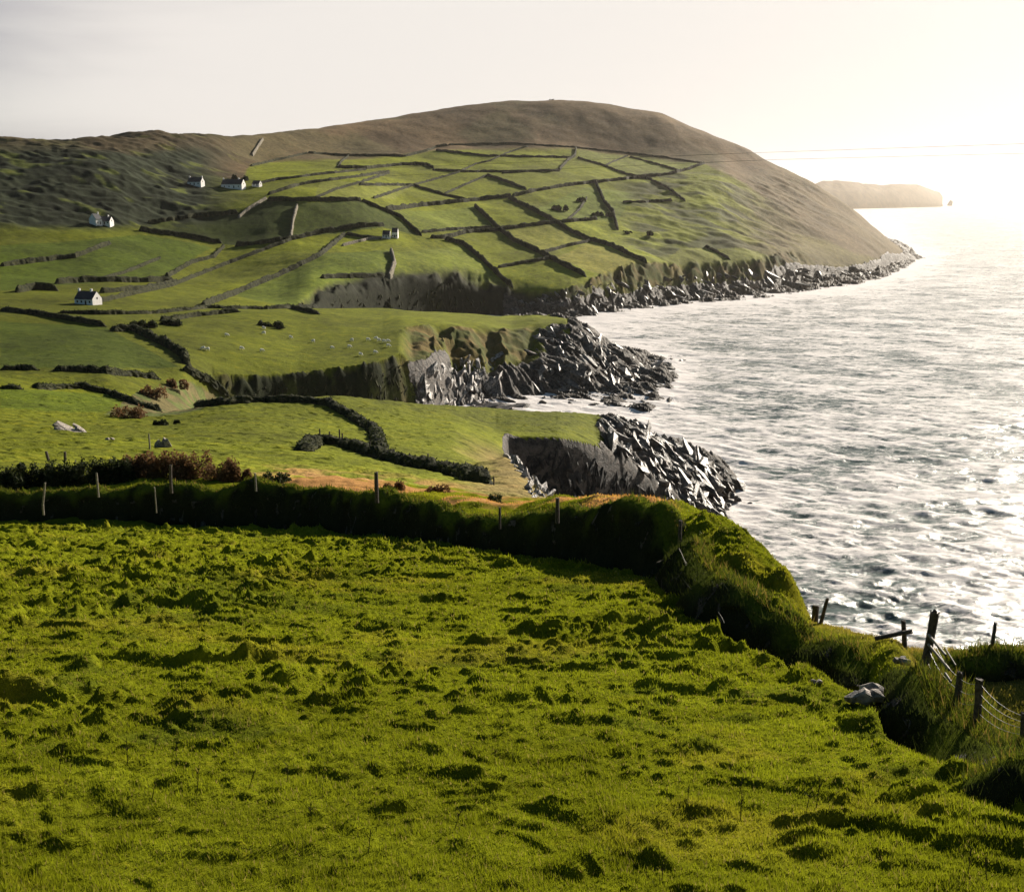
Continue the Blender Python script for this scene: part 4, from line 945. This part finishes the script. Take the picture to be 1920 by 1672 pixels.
PR = {}
for key, args in {
 'a': ('thick upright post beside the leaning stick on the cliff edge', 1526, 1196, 1131, 13, 0, 24.5),
 'b': ('thin dark post crossed by a fallen rail on the cliff edge', 1697, 1222, 1161, 9, -8, 21.5),
 'c': ('tallest thick post leaning right above the pale fence wires', 1727, 1290, 1141, 17, 14, 17.0),
 'd': ('thin post standing alone on the cliff edge near the right frame edge', 1859, 1222, 1167, 7, 2, 21.5),
 'e': ('dark post down the near bank just right of the tallest post', 1791, 1368, 1255, 13, -1, 15.2),
 'f': ('dark post down the near bank, second right of the tallest post', 1832, 1360, 1268, 14, -4, 14.4),
 'g': ('pale headed post cut by the right frame edge', 1917, 1392, 1335, 10, -4, 13.2)}.items():
    lab, px, pb, pt, wp, dp, rf = args
    PR[key] = post(lab, px, pb, pt, wp, dp, group='posts along the cliff top fence', r_fix=rf, sunk=.6)
post('leaning dark stick propped beside the thick cliff edge post', 1536, 1180, 1118, 7, 12, group='posts along the cliff top fence', r_fix=24.3, name='leaning_stake')
for lab, px, pb, pt, wp, dp, mt, rm in [
 ('pale thin post leaning in front of the dark bank at the far left', 80, 947, 907, 4, 8, 'palewood', 57),
 ('pale post with a bent top on the dark bank, left part', 183, 914, 887, 4, 0, 'palewood', 57),
 ('thin pale rod in front of the dark bank below the bracken', 292, 943, 914, 2.5, 0, 'palewood', 55),
 ('dark post in front of the brown bracken', 320, 907, 872, 6, 2, 'wood', 57),
 ('small pale post right of the brown bracken', 479, 903, 887, 4, 0, 'palewood', 55),
 ('thick dark post on the bank left of the orange grass', 706, 922, 884, 8, 0, 'wood', 48),
 ('small dark post at the low dip of the bank', 937, 968, 950, 5, 0, 'wood', 41),
 ('dark post on the bank beside the lit inlet rocks', 1045, 955, 932, 8, 0, 'wood', 37.5),
 ('dark corner post where the long bank meets the cliff top', 1275, 1000, 974, 7, 0, 'wood', 33)]:
    post(lab, px, pb, pt, wp, dp, mat=mt, group='posts along the long dark bank', r_fix=rm, sunk=.5)
for lab, px, pb, pt, wp, dp, mt in [
 ('dark slanted post, left of the two above the dark scrub', 91, 864, 847, 5, -3, 'wood'),
 ('dark upright post, right of the two above the dark scrub', 122, 863, 848, 5, 1, 'wood'),
 ('slim white post beside the upright pale rock', 281, 842, 815, 3, 0, 'palewood')]:
    post(lab, px, pb, pt, wp, dp, 95, mt, 'posts beyond the scrub')

# sod bank with its fence in the second field
FB = [(568,846),(580,838),(593,830),(643,836),(693,851),(760,872),(850,890),(885,901),(900,907)]
Q = resample([cast(px, py, 90, 240) for px, py in FB], .5)
for q in Q: q.z = zn_at(q.x, q.y)
co, fc, _ = bank_mesh(Q, 1.25, 2.0, 555, step=.5, rough=.5)
_ob = link('sod_bank', np_mesh('sod_bank', co, fc, False), M['wallfar']); hedge_leaves(_ob, co, _, .09, 22, 5, M['gorse'])
tag(_ob, 'dark bank topped by a row of small posts in the middle green field', 'bank', 'banks in the middle field')
ordn = ['first', 'second', 'third', 'fourth', 'fifth', 'sixth', 'seventh', 'eighth', 'ninth', 'tenth', 'eleventh', 'twelfth', 'thirteenth', 'fourteenth', 'fifteenth', 'sixteenth', 'seventeenth', 'eighteenth', 'nineteenth', 'twentieth']
FP = [(600,822,807),(618,825,812),(637,826,808),(642,826,815),(666,838,826),(694,846,830),(734,860,848),(768,870,852),(803,880,853),(851,888,868),(892,900,884),(926,912,897)]
tops = []
for i, (px, pb, pt) in enumerate(FP):
    p = min(Q, key=lambda q: abs(proj_px(q.x, q.y, q.z)[0] - px)); rr = math.hypot(p.x, p.y)
    o, b, t_ = post('thin dark fence post, %s from the left on the bank in the middle field' % ordn[i], px, pb, pt - 3, 3, 0, r_fix=rr, group='thin posts on the middle field bank', sunk=1.2)
    tops.append((b, t_))

def wire(name, label, pts, rad, mat='wire', group=None, cat='wire', sag=0.0):
    cu = bpy.data.curves.new(name, 'CURVE'); cu.dimensions = '3D'; cu.bevel_depth = rad; cu.bevel_resolution = 1
    P = []
    for a, b in zip(pts[:-1], pts[1:]):
        for i in range(8):
            f = i / 8; v = a.lerp(b, f); v.z -= sag * 4 * f * (1 - f) * (b - a).length; P.append(v)
    P.append(pts[-1]); sp = cu.splines.new('POLY'); sp.points.add(len(P) - 1)
    for q, v in zip(sp.points, P): q.co = (*v, 1)
    tmp = bpy.data.objects.new('tmp', cu); me = bpy.data.meshes.new_from_object(tmp); bpy.data.objects.remove(tmp)
    o = link(name, me, M[mat]); tag(o, label, cat, group); return o
def at(px, py, r_):
    a, t = aztan(px, py); return Vector((r_ * math.sin(a), r_ * math.cos(a), HCAM - r_ * t))
cT, eT, fT, gT = PR['c'][2], PR['e'][2], PR['f'][2], PR['g'][2]
for i, (f0, f1) in enumerate(((.30, .10), (.48, .30), (.62, .5), (.78, .72))):
    def dn(k, f):
        b, t_ = PR[k][1], PR[k][2]; return t_.lerp(b, f)
    wire('fence_wire', ['top', 'second', 'third', 'lowest'][i] + ' slack wire running from the tallest post down the near bank', [dn('c', f0), dn('e', f1), dn('f', f1), dn('g', f1)], .0035, 'wire', 'slack wires on the near bank', sag=.05)
for lab, a, b, rad in [
 ('upper bleached rail slanting right from the tallest post', at(1741, 1190, 16.9), at(1773, 1228, 16.2), .022),
 ('lower bleached rail slanting right from the tallest post', at(1741, 1208, 16.9), at(1780, 1255, 16.0), .022),
 ('short pale stick hanging in the wires right of the tallest post', at(1772, 1262, 15.6), at(1783, 1278, 15.4), .02),
 ('thin grey rail reaching right above the near bank', at(1772, 1215, 16.4), at(1792, 1247, 15.9), .012),
 ('fallen dark rail lying across the thin cliff edge post', at(1640, 1197, 21.2), at(1711, 1183, 21.3), .045)]:
    wire('fence_rail', lab, [a, b], rad, 'wood' if 'dark' in lab else 'palewood', 'loose rails at the cliff top fence', 'rail')
for lab, a, b in [('left pale loose wire hanging at the wall corner', at(1273, 1028, 29), at(1297, 1098, 26.5)),
                  ('right pale loose wire hanging at the wall corner', at(1279, 1045, 29), at(1302, 1092, 26.5)),
                  ('short pale wire end lying right below the wall corner', at(1347, 1148, 22.5), at(1358, 1168, 22.0))]:
    wire('loose_wire', lab, [a, b], .009, 'palewood', 'loose wires at the wall corner', sag=-.04)
wire('power_line', 'upper overhead cable crossing in front of the hill', [at(430, 326, 930), at(680, 317, 640), at(1410, 287, 330), at(2150, 262, 230)], .035, 'cable', 'overhead cables', 'cable', .0)
wire('power_line', 'lower overhead cable crossing in front of the hill', [at(430, 337, 930), at(680, 332, 640), at(1000, 319, 440), at(1440, 300, 326), at(2150, 282, 230)], .035, 'cable', 'overhead cables', 'cable', .0)

# ---------------------------------------------------------------- houses
def box(bm, x0, x1, y0, y1, z0, z1):
    v = [bm.verts.new(p) for p in [(x0,y0,z0),(x1,y0,z0),(x1,y1,z0),(x0,y1,z0),(x0,y0,z1),(x1,y0,z1),(x1,y1,z1),(x0,y1,z1)]]
    for f in [(0,3,2,1),(4,5,6,7),(0,1,5,4),(1,2,6,5),(2,3,7,6),(3,0,4,7)]: bm.faces.new([v[i] for i in f])
def bmo(name, fn, mat, parent):
    bm = bmesh.new(); fn(bm); me = bpy.data.meshes.new(name); bm.to_mesh(me); bm.free(); return link(name, me, mat, parent)
def cottage(label, px, py, Lpx, rot, wall_h=2.6, depth=5.5, chim=(0, 1), wins=3, ext=None, rmin=400, name='cottage', cat='house', scale=1.0, dormer=False):
    p = cast(px, py, rmin); rr = math.hypot(p.x, p.y); L = Lpx / F * rr
    root = empty(name, (p.x, p.y, p.z - .1), R(rot)); tag(root, label, cat, 'white houses among the fields')
    h = wall_h * scale; D = depth * scale; rh = D * .52
    def wall(bm):
        x0, x1, y0, y1 = -L / 2, L / 2, -D / 2, D / 2
        v = [bm.verts.new(q) for q in [(x0,y0,-2),(x1,y0,-2),(x1,y1,-2),(x0,y1,-2),(x0,y0,h),(x1,y0,h),(x1,y1,h),(x0,y1,h),(x0,0,h+rh),(x1,0,h+rh)]]
        for f in [(0,1,5,4),(2,3,7,6),(1,2,6,9,5),(3,0,4,8,7)]: bm.faces.new([v[i] for i in f])
    bmo('wall', wall, M['white'], root)
    def roof(bm):
        e_ = .12; o_ = .35; t_ = .18
        for s_ in (-1, 1):
            y0 = s_ * (D / 2 + o_); z0 = h - o_ * rh / (D / 2)
            q = [(-L/2+e_, y0, z0+.03), (L/2-e_, y0, z0+.03), (L/2-e_, 0, h+rh+.05), (-L/2+e_, 0, h+rh+.05)]
            a_ = [bm.verts.new(c_) for c_ in q]; b_ = [bm.verts.new((c_[0], c_[1], c_[2] + t_)) for c_ in q]
            bm.faces.new(a_[::-1]); bm.faces.new(b_)
            for i in range(4): bm.faces.new((a_[i], a_[(i+1)%4], b_[(i+1)%4], b_[i]))
    rf = bmo('roof', roof, M['slate'], root)
    for c_ in chim:
        cx = (-L / 2 + .6) if c_ == 0 else (L / 2 - .6) if c_ == 1 else L * c_
        bmo('chimney', lambda bm: box(bm, cx - .5, cx + .5, -.4, .4, h + rh - .5, h + rh + 1.3), M['white'], rf)
    for i in range(wins):
        wx_ = -L / 2 + L * (i + .7) / (wins + .4)
        if i == wins // 2: bmo('door', lambda bm: box(bm, wx_ - .5, wx_ + .5, -D / 2 - .06, -D / 2 + .1, 0, min(2.1, h - .2)), M['glass'], root)
        else: bmo('window', lambda bm: box(bm, wx_ - .5, wx_ + .5, -D / 2 - .06, -D / 2 + .1, .9, min(2.0, h - .3)), M['glass'], root)
    bmo('gable_window', lambda bm: box(bm, L / 2 - .1, L / 2 + .06, -.4, .4, h - .3, h + .7), M['glass'], root)
    return root
cottage('white house with bright right gable, larger of the two on the upper slope', 438, 353, 40, -14, 3.6, 8, (0, .27), 4, rmin=700)
cottage('smaller white house left of the large one on the upper slope', 368, 348, 26, -14, 3.2, 7, (0, 1), 3, rmin=700)
cottage('low white outbuilding right of the large house on the upper slope', 482, 350, 15, -20, 2.4, 5, (), 2, rmin=700, name='outbuilding')
cottage('white farmhouse with a tall left gable in the dark left hillside', 180, 421, 14, 62, 4.2, 7, (1,), 2, rmin=600)
cottage('low white farm wing right of the tall left gable', 200, 421, 20, -10, 2.6, 6, (.2,), 3, rmin=600, name='farm_wing')
cottage('white house with two chimneys beside the lane at the left', 166, 570, 40, -22, 2.9, 6.5, (0, .22), 4, rmin=400)
cottage('small roofless looking white cottage in the middle of the fields', 725, 446, 14, -2, 2.6, 6, (), 3, rmin=700)
cottage('tall white end building with two windows in the middle of the fields', 741, 445, 11, -2, 4.4, 6, (), 3, rmin=700)
# cairn on the hilltop
rock_obj('cairn', 'tiny stone cairn on the skyline at the hilltop', 1035, 188, 9, 7, 77, M['stone'], 1500, 'cairn', parts=3)

# ---------------------------------------------------------------- sheep
def sheep_mesh():
    me = bpy.data.meshes.new('sk'); bm = bmesh.new()
    J = [((0,0,.62),.27),((-.32,0,.62),.27),((-.52,0,.60),.17),((.28,0,.60),.26),((.48,0,.52),.15),((.66,0,.30),.10),((.80,0,.16),.06)]
    E = [(0,1),(1,2),(0,3),(3,4),(4,5),(5,6)]
    for sx, par in ((-.36, 1), (.30, 3)):
        for sy in (-.13, .13):
            J += [((sx, sy, .40), .085), ((sx - .02, sy, .2), .05), ((sx, sy, 0), .045)]; n = len(J); E += [(par, n-3), (n-3, n-2), (n-2, n-1)]
    J += [((.60,.13,.42),.035),((.60,-.13,.42),.035)]; n = len(J); E += [(4, n-2), (4, n-1)]
    vs = [bm.verts.new(j[0]) for j in J]
    for a, b in E: bm.edges.new((vs[a], vs[b]))
    bm.to_mesh(me); bm.free()
    o = bpy.data.objects.new('sk', me); COL.objects.link(o); md = o.modifiers.new('s', 'SKIN'); o.modifiers.new('u', 'SUBSURF').levels = 1
    for i, (_, r_) in enumerate(J): me.skin_vertices[0].data[i].radius = (r_, r_); me.skin_vertices[0].data[i].use_root = i == 0
    dg = bpy.context.evaluated_depsgraph_get(); out_ = bpy.data.meshes.new_from_object(o.evaluated_get(dg)); bpy.data.objects.remove(o)
    out_.name = 'sheep'; out_.materials.clear(); out_.materials.append(M['wool']); return out_
shm = sheep_mesh()
SH = [(425,630),(494.5,617),(495,626),(381,655),(389.5,657),(453,655),(491,659),(545,634),(587.5,641),(622.5,654),(655,651.5),(660,639),(676,666),(690,638),(703.5,662),(705,636),(710,639),(720,641.5),(727.5,641),(728,650)]
SH.sort()
for i, (px, py) in enumerate(SH):
    p = cast(px, py + 1, 380); o = bpy.data.objects.new('sheep', shm); COL.objects.link(o); o.location = p
    o.rotation_euler = (0, 0, random.choice([0, math.pi]) + random.uniform(-.5, .5)); k = 1.6; o.scale = (k, k, k)
    tag(o, 'white sheep grazing, %s from the left in the sheep pasture' % ordn[i], 'sheep', 'sheep grazing on the plateau pasture')

# ---------------------------------------------------------------- bushes
def bush(name, label, px, py, wpx, hpx, mat, seed, rmin=60, rmax=2400, leaf=None, n=900, cat='bush', group=None, kind=None, elong=.55):
    p = cast(px, py, rmin, rmax); rr = math.hypot(p.x, p.y); w_ = wpx / F * rr; h_ = hpx / F * rr
    rn = np.random.default_rng(seed)
    leaf = leaf or max(.05, 1.6 / F * rr * 1.5)
    # several lobes
    L = rn.uniform(-1, 1, (max(4, int(wpx / 9)), 2)); L[:, 0] *= .42 * w_; L[:, 1] *= .3 * w_ * elong
    k = rn.integers(0, len(L), n)
    rad = np.minimum(w_ * .24, h_ * .6) * rn.uniform(.7, 1.1, len(L))
    th = rn.uniform(0, 2 * math.pi, n); ph = np.arccos(rn.uniform(-.1, 1, n)); q = rn.uniform(.55, 1.08, n)
    hs = h_ * rn.uniform(.65, 1.05, len(L))
    c = np.stack([L[k, 0] + rad[k] * q * np.cos(th) * np.sin(ph), L[k, 1] + rad[k] * q * np.sin(th) * np.sin(ph), hs[k] * q * np.cos(ph)], 1)
    gz0 = p.z; a_ = rn.normal(0, 1, (n, 3)); b_ = rn.normal(0, 1, (n, 3)); a_ /= np.linalg.norm(a_, axis=1, keepdims=True); b_ /= np.linalg.norm(b_, axis=1, keepdims=True)
    s_ = leaf * rn.uniform(.6, 1.5, (n, 1))
    co = np.stack([c + a_ * s_, c + b_ * s_, c - a_ * s_ * .6, c - b_ * s_ * .6], 1).reshape(-1, 3)
    root = empty(name, p) ; tag(root, label, cat, group, kind)
    link('foliage', np_mesh('foliage', co, np.arange(n * 4).reshape(-1, 4), False), mat, root)
    bm = bmesh.new()
    t0 = max(.02, .02 * h_); vs0 = [bm.verts.new((math.cos(j * 2.1) * t0, math.sin(j * 2.1) * t0, -.2)) for j in range(3)]
    for i in range(min(7, len(L))):
        tip = bm.verts.new((L[i, 0], L[i, 1], hs[i] * .8))
        for j in range(3): bm.faces.new((vs0[j], vs0[(j + 1) % 3], tip))
    me = bpy.data.meshes.new('stem'); bm.to_mesh(me); bm.free(); link('stem', me, M['stalk'], root)
    return root
for lab, px, py, wp, hp in [
 ('rust brown bracken clump, leftmost, under the slim white post', 255, 893, 60, 40),
 ('rust brown bracken clump below the upright pale rock', 305, 893, 70, 52),
 ('rust brown bracken clump, biggest, in the middle of the bracken', 362, 896, 80, 52),
 ('rust brown bracken clump right of the biggest one', 415, 899, 66, 40),
 ('rust brown bracken clump, rightmost and lowest', 452, 900, 40, 22)]:
    bush('bracken', lab, px, py, wp, hp, M['bracken'], px, 66, 95, None, 4200, 'bracken', 'brown bracken behind the long bank')
for lab, px, py, wp, hp in [
 ('dark thorn scrub cut by the left frame edge', 10, 914, 66, 40),
 ('dark thorn scrub second from the left frame edge', 66, 912, 62, 44),
 ('dark thorn scrub under the two dark posts', 118, 908, 66, 44),
 ('dark thorn scrub left of the bent pale post', 170, 905, 60, 42),
 ('dark thorn scrub touching the brown bracken', 222, 902, 66, 46)]:
    bush('scrub_bush', lab, px, py, wp, hp, M['gorse'], px, 66, 95, None, 4200, 'bush', 'dark scrub behind the long bank')
for lab, px, py, wp, hp in [
 ('dark gorse clump in the upper middle of the sheep pasture', 515, 614, 60, 12),
 ('dark bush at the top left corner of the sheep pasture', 270, 613, 40, 14),
 ('dark bush on the hedge left of the sheep pasture', 318, 610, 34, 14),
 ('dark gorse clump in a field right of the patchwork centre', 1047, 394, 40, 8),
 ('smaller gorse clump right of the patchwork centre', 1090, 378, 28, 6),
 ('dark gorse clump at the left edge of the headland scrub', 1130, 405, 56, 7),
 ('row of scrub under the headland scrub field', 1200, 440, 70, 6),
 ('dark bush beside the large white house', 455, 338, 40, 9),
 ('brown brambles at the left of the brambly hollow', 235, 782, 66, 22),
 ('brown brambles at the top of the brambly hollow', 285, 745, 50, 22),
 ('small brown bramble at the tip of the brambly hollow', 330, 728, 40, 18),
 ('small dark bush left in the middle green field', 300, 797, 24, 9),
 ('small dark bush right in the middle green field', 328, 795, 14, 8),
 ('dark bush below the orange grass at the dip of the bank', 930, 948, 50, 24),
 ('dark bush beside the left end of the orange grass', 512, 903, 60, 20),
 ('brown tussock bush midway along the orange grass', 745, 917, 44, 16),
 ('brown tussock bush right of midway along the orange grass', 820, 925, 50, 18)]:
    bush('gorse_bush', lab, px, py, wp, hp, M['bracken'] if 'brown' in lab else M['gorse'], px + 5, 60, 2400, None, 900, 'bush', 'scattered bushes in the fields')

# dead stalks in the meadow
for i, (px, pb, pt, dp) in enumerate(sorted([(283,1500,1455,14),(240,1440,1385,2),(110,1445,1392,14),(330,1440,1380,4),(370,1490,1430,6),(540,1470,1430,0),(285,1415,1375,14),(465,1480,1440,16),(1385,1500,1455,4),(1388,1545,1480,0),(1510,1530,1490,6),(1530,1520,1450,4),(1815,1640,1585,0),(1850,1650,1600,-8),(850,1560,1515,16),(690,1600,1550,8),(1240,1660,1610,2),(580,1540,1500,6),(1290,1500,1470,0)])):
    p = cast(px, pb); rr = math.hypot(p.x, p.y); h_ = (pb - pt) / F * rr * 1.05; bm = bmesh.new(); t0 = .006
    rnd = random.Random(i)
    def stick(a, b, t):
        va = [bm.verts.new(a + Vector((math.cos(j * 2.1) * t, math.sin(j * 2.1) * t, 0))) for j in range(3)]; vb = [bm.verts.new(b + Vector((math.cos(j * 2.1) * t * .5, math.sin(j * 2.1) * t * .5, 0))) for j in range(3)]
        for j in range(3): bm.faces.new((va[j], va[(j+1)%3], vb[(j+1)%3], vb[j]))
        bm.faces.new(vb)
    dxm = dp / F * rr; tp = Vector((dxm, 0, h_)); stick(Vector((0, 0, -.02)), tp, t0)
    for j in range(6):
        b0 = tp * rnd.uniform(.5, .95); stick(b0, b0 + Vector((rnd.uniform(-.05, .05), rnd.uniform(-.04, .04), rnd.uniform(.02, .06))), .005)
    me = bpy.data.meshes.new('dead_stalk'); bm.to_mesh(me); bm.free(); o = link('dead_stalk', me, M['stalk']); o.location = p
    tag(o, 'thin dark dead weed stalk, %s from the left in the near meadow' % ordn[i], 'weed', 'dead weed stalks in the meadow')

# ---------------------------------------------------------------- far headland across the bay
def far_land():
    sky_l = [(1480,372,8600),(1530,343,8600),(1570,340,8900),(1610,343,9200),(1650,347,9600),(1690,346,10000),(1720,347,10400),(1750,358,10800),(1762,361,11000),(1768,370,11200)]
    n = 160; a0 = [aztan(p[0], p[1]) for p in sky_l]
    az = np.linspace(a0[0][0] - .06, a0[-1][0], n)
    rr = np.interp(az, [a[0] for a in a0], [p[2] for p in sky_l]); zz = np.array([HCAM - p[2] * a[1] for a, p in zip(a0, sky_l)])
    zt = np.interp(az, [a[0] for a in a0], zz) ; zt = np.maximum(zt, 2)
    fs = np.linspace(-1, 1, 40); co = []
    for f in fs:
        sh = (1 - f * f) ** .8 if abs(f) < 1 else 0
        z = zt * sh * (1 + .10 * fbm(az * 90, np.full(n, f * 3), 4, 500)) - 4 * (abs(f) > .98)
        # front foot nearer on the left than at the tip
        r2 = rr + f * (700 if f < 0 else 1200)
        co.append(np.stack([r2 * np.sin(az), r2 * np.cos(az), z], 1))
    co = np.stack(co, 1).reshape(-1, 3)
    me = np_mesh('distant_headland', co, grid_faces(n, len(fs)), True, {'Col': np.tile(MOOR * .9, (len(co), 1)), 'rock': np.zeros(len(co))})
    o = link('distant_headland', me, M['far']); tag(o, 'pale hazy headland across the bay on the horizon', kind='structure')
    for lab, px, pb, wp, hp in [('larger far sea stack off the hazy headland', 1766, 376, 12, 14), ('smaller far sea stack off the hazy headland', 1782, 376, 14, 10)]:
        a, t = aztan(px, pb); r_ = 11500; bm = bmesh.new(); s_ = wp / F * r_
        hull_rock(bm, Vector((0, 0, 0)), (s_ * .5, s_ * .5, hp / F * r_), Euler((0, .1, 0)), 16, px)
        me = bpy.data.meshes.new('sea_stack'); bm.to_mesh(me); bm.free(); o = link('sea_stack', me, M['far']); o.location = (r_ * math.sin(a), r_ * math.cos(a), 0)
        tag(o, lab, 'sea stack', 'far sea stacks')
far_land()

# ---------------------------------------------------------------- haze
def haze():
    bm = bmesh.new(); box(bm, -14000, 14000, -400, 16000, -12, 420)
    me = bpy.data.meshes.new('haze'); bm.to_mesh(me); bm.free()
    m = bpy.data.materials.new('haze'); m.use_nodes = True; t = NT(m.node_tree)
    v = t.node('ShaderNodeVolumePrincipled', inp={'Color': (.98, .90, .80, 1), 'Density': .000021, 'Anisotropy': .72})
    o_ = t.node('ShaderNodeOutputMaterial'); t.l.new(v.outputs[0], o_.inputs['Volume'])
    o = link('haze', me, m); tag(o, 'thin warm sea haze', kind='stuff')
haze()
